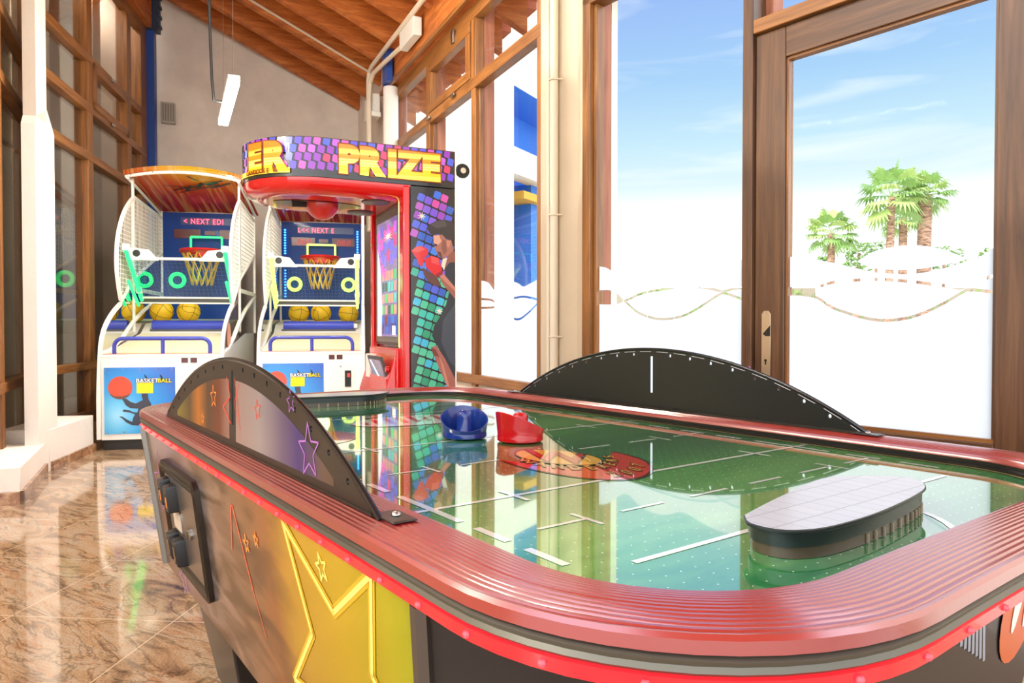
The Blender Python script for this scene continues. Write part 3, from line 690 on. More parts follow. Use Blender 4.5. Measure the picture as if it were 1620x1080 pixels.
def octz(z, k=1.):
    s_ = (.752 - z) * .125
    return [((abs(x) - s_ * (1 if abs(x) < 1 else 1.2)) * (1 if x > 0 else -1), (abs(y) - s_) * (1 if y > 0 else -1), z) for x, y in oct_t]
cab = MB(); A_ = octz(.335); B_ = octz(.748)
for i in range(8):
    j = (i + 1) % 8
    m_ = art if i == 0 else black_lam
    cab.raw([A_[i], A_[j], B_[j], B_[i]], [(0, 1, 2, 3)], m_)
cab.poly(A_[::-1], black_lam); cab.poly(B_, black_lam)
def side(u, z, lift=.001):                  # point on the sloped coin-side panel
    return (u, .645 - (.752 - z) * .125 + lift, z)
def stroke(pts, wd, m, lift=.0012, closed=False, mb=None):
    mb = mb or cab; n = len(pts)
    for i in range(n if closed else n - 1):
        a = Vector(pts[i]); c = Vector(pts[(i + 1) % n]); d = (c - a).normalized(); nn = Vector((-d.y, d.x)) * wd / 2; a = a - d * wd * .3; c = c + d * wd * .3
        mb.poly([side(*(a + nn), lift), side(*(a - nn), lift), side(*(c - nn), lift), side(*(c + nn), lift)], m)
big = [(-.345, .738), (-.527, .647), (-.676, .745), (-.640, .60), (-.76, .50), (-.60, .49), (-.52, .36), (-.44, .47), (-.295, .452), (-.420, .576)]
for wd, m_, lf in ((.019, neon_y2, .0010), (.008, neon_y, .0016)): stroke(big, wd, m_, lf, True)
def star(cu, cz, r, m, rot=0., wd=.004, k=.42):
    pts = [(cu + (r if i % 2 == 0 else r * k) * math.sin(rot + math.pi * i / 5), cz + (r if i % 2 == 0 else r * k) * math.cos(rot + math.pi * i / 5)) for i in range(10)]
    stroke(pts, wd, m, .0014, True)
star(-.50, .705, .022, neon_y, .3); star(-.40, .40, .03, neon_y, .1); star(-.10, .64, .018, neon_o, .2); star(-.17, .665, .014, neon_o)
stroke([(-.03, .70), (-.10, .55)], .006, neon_r); stroke([(-.02, .70), (.02, .60)], .006, neon_r); stroke([(-.10, .55), (-.15, .47)], .003, neon_r)
star(.62, .36, .05, neon_p, .3, .003); star(.75, .60, .10, neon_p, .1, .003)
cabinet = cab.build('cabinet', TBL, fix=True)
# steel corner trims on the cabinet
for i in (0, 1, 4, 5):
    a, c = Vector(A_[i]), Vector(B_[i]); t_ = MB(); t_.tube([a, c], .012, mat('dark_steel_trim', srgb(108, 104, 98), .3, metal=.8), 6); t_.build('corner_trim', TBL)
# end decal: orange ball with white stripes near the right corner of the near end
ed = MB(); e0, e1, e2, e3 = A_[3], A_[2], B_[2], B_[3]
def endp(a, c, l=.002):
    p0 = Vector(e0).lerp(Vector(e1), a); p1 = Vector(e3).lerp(Vector(e2), a); q = p0.lerp(p1, c); q.x -= l; return tuple(q)
ed.poly([endp(.12 + .09 * math.cos(R(15 * i)), .68 + .26 * math.sin(R(15 * i))) for i in range(24)], mat('decal_orange', srgb(206, 96, 40), .3), None)
for cx in (.09, .145): ed.poly([endp(cx + .018 * math.cos(R(15 * i)), .72 + .17 * math.sin(R(15 * i)), .003) for i in range(24)], mat('decal_white', srgb(240, 236, 228), .3))
for k in range(9): ed.poly([endp(.25 + k * .02, .5 + .02 * k, .002), endp(.26 + k * .02, .5 + .02 * k, .002), endp(.36 + k * .012, .95, .002), endp(.35 + k * .012, .95, .002)], mat('decal_grey', srgb(150, 160, 172), .3))
ed.build('end_artwork', TBL, fix=False)
# legs
for sx in (1, -1):
    for sy in (1, -1):
        L_ = MB()
        def leg_ring(z, u0, u1, v0, v1): return [(sx * u0, sy * v0, z), (sx * u1, sy * v0, z), (sx * u1, sy * v1, z), (sx * u0, sy * v1, z)]
        L_.loft([leg_ring(.04, .40, .66, .24, .50), leg_ring(.336, .32, .70, .22, .56)], black_lam)
        lg = L_.build('leg', TBL, .006)
        fm = MB(); fm.lathe([(.03, 0), (.032, .01), (.012, .016), (.012, .045)], steel, 14, Matrix.Translation((sx * .53, sy * .37, 0))); fm.build('foot', lg)

# coin door on the coin side
cdm = Matrix.Identity(4)
sl = math.atan(.125)
CD = Matrix.Translation(side(.462, .548, .0)) @ Matrix.Rotation(-sl, 4, 'X')      # x along u, y outwards, z up the panel
cd = MB(CD); hw, hh = .205, .148
def rrect(w_, h_, r_, y, n=5):
    o = []
    for sx, sy, a0 in ((1, 1, 0), (-1, 1, 90), (-1, -1, 180), (1, -1, 270)):
        for i in range(n + 1):
            a = R(a0 + 90 * i / n); o.append((sx * (w_ - r_) + r_ * math.cos(a), y, sy * (h_ - r_) + r_ * math.sin(a)))
    return o
bronze = mat('black_bronze_frame', srgb(58, 52, 46), .22, metal=.7); dplate = mat('brushed_dark_plate', srgb(140, 132, 124), .3, metal=.8)
cd.loft([rrect(hw, hh, .03, 0), rrect(hw, hh, .03, .012), rrect(hw - .008, hh - .008, .026, .016), rrect(hw - .020, hh - .020, .018, .010), rrect(hw - .024, hh - .024, .016, .014), rrect(hw - .034, hh - .034, .010, .007)], bronze, True)
door_ = cd.build('coin_door', TBL, autosmooth=30)
c_ = MB(CD); c_.loft([rrect(hw - .034, hh - .034, .008, .0072), rrect(hw - .034, hh - .034, .008, .009)], dplate); c_.build('door_plate', door_)
amber = mat('amber_coin_insert', srgb(230, 120, 60), .3, emit=(1., .35, .1), es=.6)
for (x, z) in ((.125, .072), (.052, .066), (.105, -.070), (.035, -.074)):
    c_ = MB(CD); up = z > 0
    c_.loft([rrect(.024, .036, .004, .009), rrect(.022, .034, .004, .030), rrect(.020, .032, .003, .034)], black_plastic, T=Matrix.Translation((x, 0, z)))
    cc = c_.build('coin_slot' if up else 'coin_return', door_)
    d_ = MB(CD)
    if up:
        d_.box((x - .006, .034, z - .022), (x + .010, .0352, z + .006), amber); d_.box((x - .002, .035, z - .024), (x + .002, .0365, z + .012), black_gloss)
    else: d_.box((x - .012, .034, z - .024), (x + .012, .0352, z + .018), black_gloss)
    d_.build('slot_face', cc)
c_ = MB(CD); c_.loft([rrect(.052, .030, .008, .009, 4), rrect(.052, .030, .008, .012, 4)], steel, T=Matrix.Translation((.06, 0, 0))); c_.loft([rrect(.044, .023, .006, .012, 4), rrect(.044, .023, .006, .0125, 4)], mat('ivory_plate', srgb(206, 190, 170), .4), T=Matrix.Translation((.06, 0, 0))); c_.build('price_plate', door_)
c_ = MB(CD); c_.lathe([(.014, .0), (.014, .006), (.010, .008)], steel, 16, Matrix.Translation((-.082, .009, -.002)) @ Matrix.Rotation(R(-90), 4, 'X')); c_.box((-.085, .017, -.012), (-.079, .0185, .006), black_gloss); c_.build('lock', door_)
st_ = MB(); st_.poly([side(.80, .41), side(.745, .41), side(.745, .455), side(.80, .455)], mat('white_sticker', srgb(224, 220, 214), .5)); st_.build('serial_sticker', TBL, fix=False)

# arched side guards
foil = mat('guard_foil_artwork', srgb(170, 160, 150), .28, metal=.7); nt, b = nodes(foil)
v = coords(nt, (1, 1, 1)); sp = add(nt, 'ShaderNodeSeparateXYZ'); nt.links.new(v, sp.inputs[0])
mr = add(nt, 'ShaderNodeMapRange'); mr.inputs['From Min'].default_value = -.62; mr.inputs['From Max'].default_value = .66; nt.links.new(sp.outputs['X'], mr.inputs['Value'])
nt.links.new(ramp(nt, mr.outputs[0], [(.0, srgb(110, 96, 60)), (.12, srgb(120, 100, 90)), (.2, srgb(84, 64, 150)), (.26, srgb(128, 112, 150)), (.36, srgb(196, 188, 190)), (.5, srgb(206, 170, 160)), (.58, srgb(150, 80, 50)), (.66, srgb(110, 84, 60)), (.73, srgb(236, 150, 50)), (.80, srgb(120, 96, 60)), (.93, srgb(180, 170, 60)), (1., srgb(190, 190, 60))]), b.inputs['Base Color'])
guard_black = mat('black_guard_paint', srgb(20, 26, 24), .32, coat=.25, coat_rough=.25); guard_brown = mat('dark_guard_border', srgb(66, 58, 50), .3, metal=.55)
def arc_z(u, inset=0.):
    c2, s2 = .68 , .186; Rr = (c2 * c2 + s2 * s2) / (2 * s2)
    uc = .02; q = (Rr - inset) ** 2 - (u - uc) ** 2
    return .802 + s2 - Rr + math.sqrt(max(q, 0))
def guard(sy, label):
    y = sy * .6215; uL, uR = -.655, .695
    us = [lerp(uL, uR, i / 60) for i in range(61)]
    poly = [(uL, .806), (uR, .806)] + [(u, arc_z(u)) for u in us[::-1] if arc_z(u) > .8085]
    mb = MB(); mb.prism(poly, 'y', y - .0025, y + .0025, guard_black)
    g_ = mb.build('side_guard', TBL)
    g_['label'] = label
    cm = MB()
    Rr = (.68 ** 2 + .186 ** 2) / (2 * .186); amax = math.asin(.68 / Rr)
    hl = []
    for i in range(19):
        if i == 9: continue
        a = -amax * .955 + 2 * amax * .955 * i / 18; q = (.02 + (Rr - .017) * math.sin(a), .802 + .186 - Rr + (Rr - .017) * math.cos(a)); hl.append(q)
        cm.lathe([(.0052, -.02), (.0052, .02)], guard_black, 12, Matrix.Translation((q[0], y, q[1])) @ Matrix.Rotation(R(90), 4, 'X'))
    cm.box((.013, y - .02, .853), (.026, y + .02, .965), guard_black)
    cut(g_, cm)
    g_.data.materials.append(guard_brown); si = len(g_.data.materials) - 1
    for p_ in g_.data.polygons:
        p_.use_smooth = False
        if p_.normal.y * sy > .9: p_.material_index = si
    # border and foil on the outer face
    yo = y + sy * .0028
    b_ = MB(); ui = [lerp(uL + .075, uR - .075, i / 50) for i in range(51)]
    pts = [(u, max(.826, arc_z(u, .042))) for u in ui]
    half = .021
    for seg_ in ([p for p in pts if p[0] > .027], [p for p in pts if p[0] < .012]):
        ok = [p for p in seg_ if p[1] > .827]
        b_.poly([(ok[0][0], yo, .822), (ok[-1][0], yo, .822)] + [(u, yo, z) for u, z in ok[::-1]], foil)
    st = b_
    def gst(pts, wd, m, closed=False):
        n = len(pts)
        for i in range(n if closed else n - 1):
            a = Vector(pts[i]); c = Vector(pts[(i + 1) % n]); d = (c - a).normalized(); nn = Vector((-d.y, d.x)) * wd / 2
            st.poly([(*(a + nn),), (*(a - nn),), (*(c - nn),), (*(c + nn),)][0:0] or [((a + nn).x, yo + sy * .0006, (a + nn).y), ((a - nn).x, yo + sy * .0006, (a - nn).y), ((c - nn).x, yo + sy * .0006, (c - nn).y), ((c + nn).x, yo + sy * .0006, (c + nn).y)], m)
    def gstar(cu, cz, r, m, rot=0., wd=.003, k=.42): gst([(cu + (r if i % 2 == 0 else r * k) * math.sin(rot + math.pi * i / 5), cz + (r if i % 2 == 0 else r * k) * math.cos(rot + math.pi * i / 5)) for i in range(10)], wd, m, True)
    gstar(-.41, .86, .045, neon_p, .1); gstar(.17, .90, .026, neon_o, .1); gstar(.27, .842, .014, neon_o); gst([(.06, .95), (.035, .91), (.09, .885), (.03, .855)], .004, neon_r); gst([(.0, .95), (-.03, .87)], .003, neon_r); gst([(-.03, .94), (.005, .90), (-.04, .85)], .002, neon_r)
    gstar(-.15, .90, .02, neon_r, .2, .002); gstar(-.33, .93, .02, neon_p, .2, .002)
    fo = b_.build('foil_panel', g_, fix=False)
    bd = MB(); inner = [(u, max(.826, arc_z(u, .044))) for u in us]; 
    for i in range(60):
        (u0, z0), (u1, z1) = (us[i], arc_z(us[i])), (us[i + 1], arc_z(us[i + 1]))
    # raised rim along the arch
    bd.tube([(u, y, arc_z(u) - .001) for u in us], .0045, mat('dark_chrome_edge', srgb(70, 70, 72), .2, metal=.9), 8)
    fl_ = MB(); fl_.box((uL + .02, y - .03 * (sy > 0) - (.0 if sy > 0 else .0), .8055), (uR - .02, y + .03 * (sy < 0), .8085), guard_brown) if sy < 0 else fl_.box((uL + .02, y - .004, .8055), (uR - .02, y + .004, .81), guard_brown)
    fl_.build('flange', g_)
    for uu_ in (uL - .005, uR + .005):
        tb = MB(); yi = y - sy * .035
        o = [(uu_ - .03, min(y, yi), .8062), (uu_ + .03, min(y, yi), .8062), (uu_ + .03, max(y, yi), .8062), (uu_ - .03, max(y, yi), .8062)]
        tb.loft([[(x_, y_, .8062) for x_, y_, _ in o], [(x_, y_, .8092) for x_, y_, _ in o]], guard_brown)
        tb.lathe([(.007, 0), (.006, .004), (.003, .0055)], screw_m, 12, Matrix.Translation((uu_, lerp(y, yi, .55), .809)))
        tb.build('mounting_tab', g_, .002)
    if sy < 0:
        ld = bd
        for i in range(0, 60, 3):
            ld.tube([(us[i], y + .003, arc_z(us[i]) - .0085), (us[min(i + 2, 60)], y + .003, arc_z(us[min(i + 2, 60)]) - .0085)], .0007, mat('white_pin_line', srgb(220, 222, 220), .4), 4)
    bd.build('edge_trim', g_)
    return g_
guard(1, 'arched guard with neon star foil on its outer face'); guard(-1, 'arched guard with plain black inner face and white slot')

# goal covers
padp = [(-.933, -.251), (-.904, -.131), (-.872, .039), (-.902, .119), (-.951, .162), (-.993, .119), (-1.013, .043), (-1.029, -.099), (-1.028, -.205), (-1.016, -.253), (-.995, -.277), (-.96, -.278)]
padp = smoothc(padp + padp[:1], 5)[:-1]
pad_top = mat('grey_pad_laminate', srgb(176, 180, 186), .35, coat=.4, coat_rough=.15); nt, b = nodes(pad_top)
v = coords(nt, (1 / .045, 1 / .03, 1)); br = add(nt, 'ShaderNodeTexBrick'); br.offset = 0.; br.inputs['Scale'].default_value = 1.; br.inputs['Mortar Size'].default_value = .03; br.inputs['Brick Width'].default_value = 1; br.inputs['Row Height'].default_value = 1
br.inputs['Color1'].default_value = (*srgb(182, 186, 192), 1); br.inputs['Color2'].default_value = (*srgb(176, 180, 188), 1); br.inputs['Mortar'].default_value = (*srgb(150, 152, 158), 1)
nt.links.new(v, br.inputs[0]); nt.links.new(br.outputs[0], b.inputs['Base Color'])
pad_side = mat('dark_green_pad_edge', srgb(22, 34, 32), .3); pad_base = mat('smoked_acrylic_edge', srgb(70, 60, 46), .25)
for sg in (1, -1):
    pts = [(u * sg, v_) for u, v_ in padp] if sg == 1 else [(-u, v_ + .03) for u, v_ in padp]
    cu = sum(p[0] for p in pts) / len(pts); cv = sum(p[1] for p in pts) / len(pts)
    def ring(k, z): return [(cu + (u - cu) * k, -(cv + (v_ - cv) * k), z) for u, v_ in pts]
    gc = MB(); gc.loft([ring(.95, .790), ring(.955, .806), ring(1., .809), ring(1., .8115), ring(.985, .8125)], pad_side); gc.poly(ring(.985, .8127), pad_top)
    go = gc.build('goal_cover', TBL); 
    bs = MB(); bs.loft([ring(.93, ZF + .0005), ring(.93, .790)], pad_base)
    n_ = len(pts)
    for i in range(0, n_, 1):
        a = ring(.945, ZF)[i]
        if -a[1] > cv - .05: bs.box((a[0] - .0016, a[1] - .0016, ZF + .001), (a[0] + .0016, a[1] + .0016, .788), mat('cream_fin', srgb(150, 136, 112), .4))
    bs.build('goal_base', go)

# mallets (strikers)
def mallet(u, v_, m, m2, label, yaw):
    c = Vector((-.0572, 1.7987)) + Vector((-math.sin(TH), math.cos(TH))) * u + Vector((math.cos(TH), math.sin(TH))) * v_
    t = thing('mallet', label, 'mallet', (c.x, c.y, ZF + .0022), yaw, 'air hockey mallets on the playfield')
    n = 44; rb = .056
    def top(a): return .047 + .026 * math.cos(a)
    mb = MB(); rings = []
    rings.append([(rb * .93 * math.cos(2 * math.pi * k / n), rb * .93 * math.sin(2 * math.pi * k / n), 0) for k in range(n)])
    rings.append([(rb * math.cos(2 * math.pi * k / n), rb * math.sin(2 * math.pi * k / n), .003) for k in range(n)])
    rings.append([(rb * math.cos(2 * math.pi * k / n), rb * math.sin(2 * math.pi * k / n), .012) for k in range(n)])
    rings.append([(rb * .985 * math.cos(2 * math.pi * k / n), rb * .985 * math.sin(2 * math.pi * k / n), .0135) for k in range(n)])
    for f_ in (.4, .8, 1.):
        rings.append([((rb * (.985 + .09 * f_)) * math.cos(2 * math.pi * k / n), (rb * (.985 + .09 * f_)) * math.sin(2 * math.pi * k / n), lerp(.0135, top(2 * math.pi * k / n), f_)) for k in range(n)])
    rings.append([((rb * 1.03) * math.cos(2 * math.pi * k / n), (rb * 1.03) * math.sin(2 * math.pi * k / n), top(2 * math.pi * k / n) + .001) for k in range(n)])
    for f_ in (.8, .4, .0):
        rings.append([((rb * (.93 + .06 * f_)) * math.cos(2 * math.pi * k / n), (rb * (.93 + .06 * f_)) * math.sin(2 * math.pi * k / n), lerp(.010, top(2 * math.pi * k / n), f_)) for k in range(n)])
    mb.loft(rings, m, True); mb.build('body', t, autosmooth=50)
    mb = MB(); mb.lathe([(.024, .009), (.0205, .014), (.0195, .05), (.019, .058), (.0155, .0655), (.008, .069), (.001, .0695)], m2, 24); mb.build('knob', t)
    return t
mb_blue = mat('blue_mallet_plastic', srgb(24, 52, 128), .2, coat=.4); mb_red = mat('red_mallet_plastic', srgb(186, 16, 20), .2, coat=.3)
mallet(.022, -.062, mb_blue, mb_blue, 'dark blue plastic mallet standing on the green playfield', R(100))
mallet(-.105, .018, mb_red, mb_red, 'bright red plastic mallet beside the blue one on the playfield', R(212))

# ================================================================== BASKETBALL MACHINES
led_text = mat('red_led_text', (.9, .15, .25), .4, emit=(1., .16, .30), es=1.6)
led_text_glow = mat('red_led_halo', srgb(120, 10, 40), .4, emit=(.8, .0, .10), es=.6)  # glow around the led letters, built as a wider copy of the text
score_dark = mat('dark_red_score_window', srgb(74, 22, 24), .25, emit=(.3, .02, .02), es=.12)
score_seg = mat('red_score_segment', srgb(150, 24, 28), .35, emit=(.9, .05, .05), es=.25)
blue_rail = mat('blue_rail_paint', srgb(50, 62, 170), .3, coat=.3); blue_pad = mat('blue_bumper_vinyl', srgb(48, 66, 176), .45)
ramp_m = mat('cream_ramp', srgb(226, 216, 184), .5); plinth_m = mat('dark_plinth', srgb(52, 50, 48), .6)
hoop_red = mat('red_hoop_paint', srgb(206, 30, 34), .35); net_gold = mat('golden_net_cord', srgb(214, 160, 50), .7)
net_white = mat('white_net_wire', srgb(240, 238, 230), .5); green_side = mat('green_inner_side', srgb(40, 120, 60), .5)
bb_blue = mat('backboard_print', srgb(34, 92, 168), .5, coat=.05, spec=.25); nt, b = nodes(bb_blue)
v = coords(nt, (1, 1, 1), loc=(-.51, 0, -1.86)); wv = add(nt, 'ShaderNodeTexGradient', gradient_type='SPHERICAL'); nt.links.new(v, wv.inputs[0])
wr = add(nt, 'ShaderNodeMath', operation='MULTIPLY'); nt.links.new(wv.outputs[0], wr.inputs[0]); wr.inputs[1].default_value = 1.
nt.links.new(ramp(nt, wr.outputs[0], [(.0, srgb(12, 58, 138)), (.40, srgb(14, 70, 156)), (.45, srgb(50, 126, 206)), (.50, srgb(20, 84, 176)), (.60, srgb(24, 98, 192)), (.64, srgb(74, 150, 218)), (.70, srgb(20, 90, 184)), (1., srgb(50, 130, 212))]), b.inputs['Base Color'])
canopy_m = mat('canopy_print', srgb(226, 140, 40), .2, coat=.6, coat_rough=.04); nt, b = nodes(canopy_m)
v = coords(nt, (1, 1, 1)); sp = add(nt, 'ShaderNodeSeparateXYZ'); nt.links.new(v, sp.inputs[0])
dd = add(nt, 'ShaderNodeVectorMath', operation='DISTANCE'); nt.links.new(v, dd.inputs[0]); dd.inputs[1].default_value = (.60, .75, 2.6)
base = ramp(nt, dd.outputs['Value'], [(.0, srgb(250, 214, 40)), (.28, srgb(248, 190, 44)), (.46, srgb(232, 128, 46)), (.72, srgb(216, 86, 40)), (1., srgb(196, 60, 44))])
v2 = coords(nt, (13, .5, 0), (0, 0, R(8))); wn_ = add(nt, 'ShaderNodeTexNoise', Scale=1.6, Detail=1.); nt.links.new(v2, wn_.inputs[0])
stv = ramp(nt, wn_.outputs[0], [(.50, (0, 0, 0)), (.56, (.5, .5, .5)), (.66, (.35, .35, .35)), (.70, (0, 0, 0))])
mxx_ = add(nt, 'ShaderNodeMix', data_type='RGBA'); nt.links.new(stv, mxx_.inputs['Factor']); nt.links.new(base, mxx_.inputs['A']); mxx_.inputs['B'].default_value = (*srgb(255, 226, 150), 1)
nt.links.new(mxx_.outputs['Result'], b.inputs['Base Color'])
tl_ = add(nt, 'ShaderNodeBsdfTranslucent'); nt.links.new(mxx_.outputs['Result'], tl_.inputs['Color'])      # printed acrylic lets daylight through
ms_ = add(nt, 'ShaderNodeMixShader'); ms_.inputs[0].default_value = .6; oo_ = nt.nodes['Material Output']
nt.links.new(b.outputs[0], ms_.inputs[1]); nt.links.new(tl_.outputs[0], ms_.inputs[2]); nt.links.new(ms_.outputs[0], oo_.inputs['Surface'])
art_blue = mat('front_panel_print', srgb(40, 150, 220), .3, coat=.4); nt, b = nodes(art_blue)
v = coords(nt, (1, 0, 1), loc=(-.16, 0, -.30)); ln_ = add(nt, 'ShaderNodeVectorMath', operation='LENGTH'); nt.links.new(v, ln_.inputs[0])
nt.links.new(ramp(nt, ln_.outputs['Value'], [(.0, srgb(150, 216, 250)), (.12, srgb(96, 190, 240)), (.22, srgb(52, 160, 230)), (.36, srgb(34, 140, 220)), (.52, srgb(30, 100, 200)), (.7, srgb(34, 80, 190))]), b.inputs['Base Color'])
art_dark = mat('player_silhouette', srgb(46, 52, 72), .35, coat=.4); art_ball = mat('printed_red_ball', srgb(206, 72, 44), .35, coat=.4)
sticker_y = mat('yellow_sticker', srgb(250, 226, 20), .4)
def text_m(x, y, z): return Matrix.Translation((x, y, z)) @ Matrix.Rotation(R(90), 4, 'X')

PROF_LOW = smoothc([(-.03, .10), (-.025, .5), (.015, .83), (.07, .99), (.18, 1.105), (.375, 1.22), (.575, 1.30)], 5)
PROF_UP = smoothc([(.575, 1.31), (.52, 1.42), (.46, 1.63), (.49, 1.865), (.59, 2.05), (.72, 2.19), (.90, 2.315), (1.0, 2.36)], 5)
def basketball_machine(loc, rot, label, tube_c, text, seg_on, shared):
    T = thing('basketball_machine', label, 'arcade machine', (*loc, 0), rot, 'arcade basketball machines by the back wall')
    W_ = 1.02; DEP = 2.05
    m = MB(); m.box((.03, .04, 0), (W_ - .03, DEP, .095), plinth_m); m.build('plinth', T)
    m = MB(); body = [(0, .09), (0, .80), (.0, .825), (.07, .828), (1.12, 1.0), (1.30, 1.10), (DEP, 1.16), (DEP, .09)]
    m.prism(body, 'x', .03, W_ - .03, white_metal); m.raw([(.05, .075, .831), (W_ - .05, .075, .831), (W_ - .05, 1.12, 1.003), (.05, 1.12, 1.003)], [(0, 1, 2, 3)], ramp_m)
    m.box((.03, -.004, .805), (W_ - .03, .03, .8285), white_metal); m.box((.04, .0, .8285), (W_ - .04, .06, .832), mat('orange_edge_strip', srgb(214, 96, 50), .4))
    m.raw([(.05, 1.31, 1.104), (W_ - .05, 1.31, 1.104), (W_ - .05, DEP - .02, 1.163), (.05, DEP - .02, 1.163)], [(0, 1, 2, 3)], ramp_m)
    body_o = m.build('body', T, .004)
    # side frames: curved white edge, posts, nets, acrylic
    for x, sgn in ((.0, -1), (W_ - .028, 1)):
        f_ = MB()
        def strip(path, wy, wz_=.03):
            rings = []
            for i, (y, z) in enumerate(path):
                a = path[max(i - 1, 0)]; c = path[min(i + 1, len(path) - 1)]; d = Vector((c[0] - a[0], c[1] - a[1])).normalized(); nn = Vector((d.y, -d.x))
                if nn.y < 0 and abs(nn.y) > abs(nn.x): nn = -nn
                p0 = Vector((y, z)) + nn * 0; p1 = Vector((y, z)) + Vector((-d.y, d.x)) * -wy
                rings.append([(x, p0.x, p0.y), (x + .028, p0.x, p0.y), (x + .028, p1.x, p1.y), (x, p1.x, p1.y)])
            f_.loft(rings, white_metal, True)
        strip(PROF_LOW, .032); strip(PROF_UP, .032)
        f_.box((x + .004, .965, 1.02), (x + .024, .995, 2.54), white_metal)
        f_.tube([(x + .014, .60, 1.31), (x + .014, .98, 1.55), (x + .014, 2.04, 1.91)], .016, white_metal, 6)
        f_.box((x + .002, 2.01, 1.0), (x + .026, 2.05, 2.38), white_metal)
        f_.tube([(x + .014, 1.0, 2.36), (x + .014, 2.04, 2.30)], .016, white_metal, 6)
        f_.box((x + .002, .97, 1.42), (x + .026, 2.04, 1.46), white_metal)
        f_.tube([(x + .014, .04, .83), (x + .014, .30, .86), (x + .014, .62, .97), (x + .014, .95, 1.12), (x + .014, 1.3, 1.24), (x + .014, 2.03, 1.42)], .02, white_metal, 6)
        f_.build('side_frame', T, autosmooth=35)
        # wire net clipped to the side opening
        lowb = [(.46, 1.36), (.60, 1.32), (.98, 1.55), (2.04, 1.91)]
        def z_hi(y): return interp(sorted(PROF_UP[8:]), y) if y < 1.0 else lerp(2.36, 2.30, (y - 1.0) / 1.04)
        up_sorted = sorted([p for p in PROF_UP if p[1] >= 1.63], key=lambda p: p[0])
        def zhi(y): return interp(up_sorted, y) if y < 1.0 else lerp(2.36, 2.30, (y - 1.0) / 1.04)
        lo_sorted = sorted([p for p in PROF_UP if p[1] <= 1.66], key=lambda p: p[0])
        def zlo(y): return max(interp(lowb, y), interp(lo_sorted[::1], y) if y < .575 else 0) if y >= .575 else interp([(.46, 1.63), (.52, 1.42), (.575, 1.33)], y)
        nm = MB(); xx = x + .014; r_ = .0022
        y = .50
        while y < 2.02:
            a, c = zlo(y), zhi(y)
            if c > a: nm.box((xx - r_, y - r_, a), (xx + r_, y + r_, c), net_white)
            y += .042
        z = 1.36
        while z < 2.34:
            ys = [lerp(.46, 2.03, i / 160) for i in range(161)]; ins_ = [yy for yy in ys if zlo(yy) <= z <= zhi(yy)]
            if ins_: nm.box((xx - r_, ins_[0], z - r_), (xx + r_, ins_[-1], z + r_), net_white)
            z += .042
        nm.build('side_net', T)
        am = MB(); low = [p for p in PROF_LOW if p[1] > .83]
        poly = [(y + .02, z) for y, z in low] + [(.60, 1.31), (.98, 1.53), (2.03, 1.88), (2.03, 1.0), (1.3, 1.0), (.07, .835)]
        am.poly([(x + .014, y, z) for y, z in poly], plexi_blue if sgn > 0 else plexi)
        if sgn > 0: am.poly([(x + .02, .33 + .10 * math.cos(R(15 * i)), .98 + .13 * math.sin(R(15 * i))) for i in range(24)], mat('side_ball_print', srgb(220, 150, 120), .4))
        am.build('side_acrylic', T, fix=False)
    # canopy: bowed sheet sloping to the back
    def cz(s, t): return 2.545 + .055 * (1 - (2 * s - 1) ** 2) * (1 - .6 * t) - .175 * t
    nx, ny = 16, 6
    def cgrid(dz, y0_=.80, e=.0): return [[(lerp(-.03 - e, W_ + .03 + e, i / nx), lerp(y0_ + .05 * (2 * i / nx - 1) ** 2, 2.06, j / ny), cz(i / nx, j / ny) + dz) for j in range(ny + 1)] for i in range(nx + 1)]
    cm_ = MB(); g0 = cgrid(0); g1 = cgrid(.012)
    def sheet(g, flip=False):
        vs = [p for r_ in g for p in r_]; n_ = ny + 1
        cm_.raw(vs, [(i * n_ + j, (i + 1) * n_ + j, (i + 1) * n_ + j + 1, i * n_ + j + 1) for i in range(nx) for j in range(ny)], canopy_m, True)
    sheet(g0); sheet(g1)
    for i in range(nx):
        for j in (0, ny): cm_.raw([g0[i][j], g0[i + 1][j], g1[i + 1][j], g1[i][j]], [(0, 1, 2, 3)], canopy_m)
    for j in range(ny):
        for i in (0, nx): cm_.raw([g0[i][j], g0[i][j + 1], g1[i][j + 1], g1[i][j]], [(0, 1, 2, 3)], canopy_m)
    # raised coloured lip above the front edge
    for i in range(nx):
        a, c = g1[i][0], g1[i + 1][0]; 
        cm_.raw([a, c, (c[0], c[1] - .012, c[2] + .03), (a[0], a[1] - .012, a[2] + .03)], [(0, 1, 2, 3)], canopy_m)
    # black printed lettering strokes on the underside
    pk = mat('canopy_black_print', srgb(52, 34, 24), .3, coat=.5)
    for (x0, y0_, x1, y1_, w_) in ((.30, 1.35, .85, .98, .012), (.34, 1.42, .80, 1.12, .010), (.25, 1.2, .55, 1.28, .008), (.42, 1.36, .50, 1.22, .02), (.55, 1.26, .63, 1.12, .025), (.66, 1.16, .78, 1.05, .03), (.70, 1.24, .92, 1.02, .012), (.52, .95, .60, 1.06, .012)):
        def under(x_, y_): return (x_, y_, cz((x_ + .03) / (W_ + .06), (y_ - .8) / 1.26) - .003)
        d = Vector((x1 - x0, y1_ - y0_)).normalized(); nn = Vector((-d.y, d.x)) * w_
        cm_.poly([under(x0 + nn.x, y0_ + nn.y), under(x0 - nn.x, y0_ - nn.y), under(x1 - nn.x, y1_ - nn.y), under(x1 + nn.x, y1_ + nn.y)], pk)
    co = cm_.build('canopy', T, fix=False, autosmooth=30)
    fm = MB(); fm.tube([(p[0] * .98 + .01, p[1] + .02, p[2] - .014) for p in [r_[0] for r_ in g0]], .017, white_metal, 6)
    for xx in (.0, W_): fm.tube([(xx, .86, 2.52), (xx, 2.05, 2.355)], .015, white_metal, 6)
    fm.tube([(0, 2.04, 2.365), (W_, 2.04, 2.365)], .018, white_metal, 6)
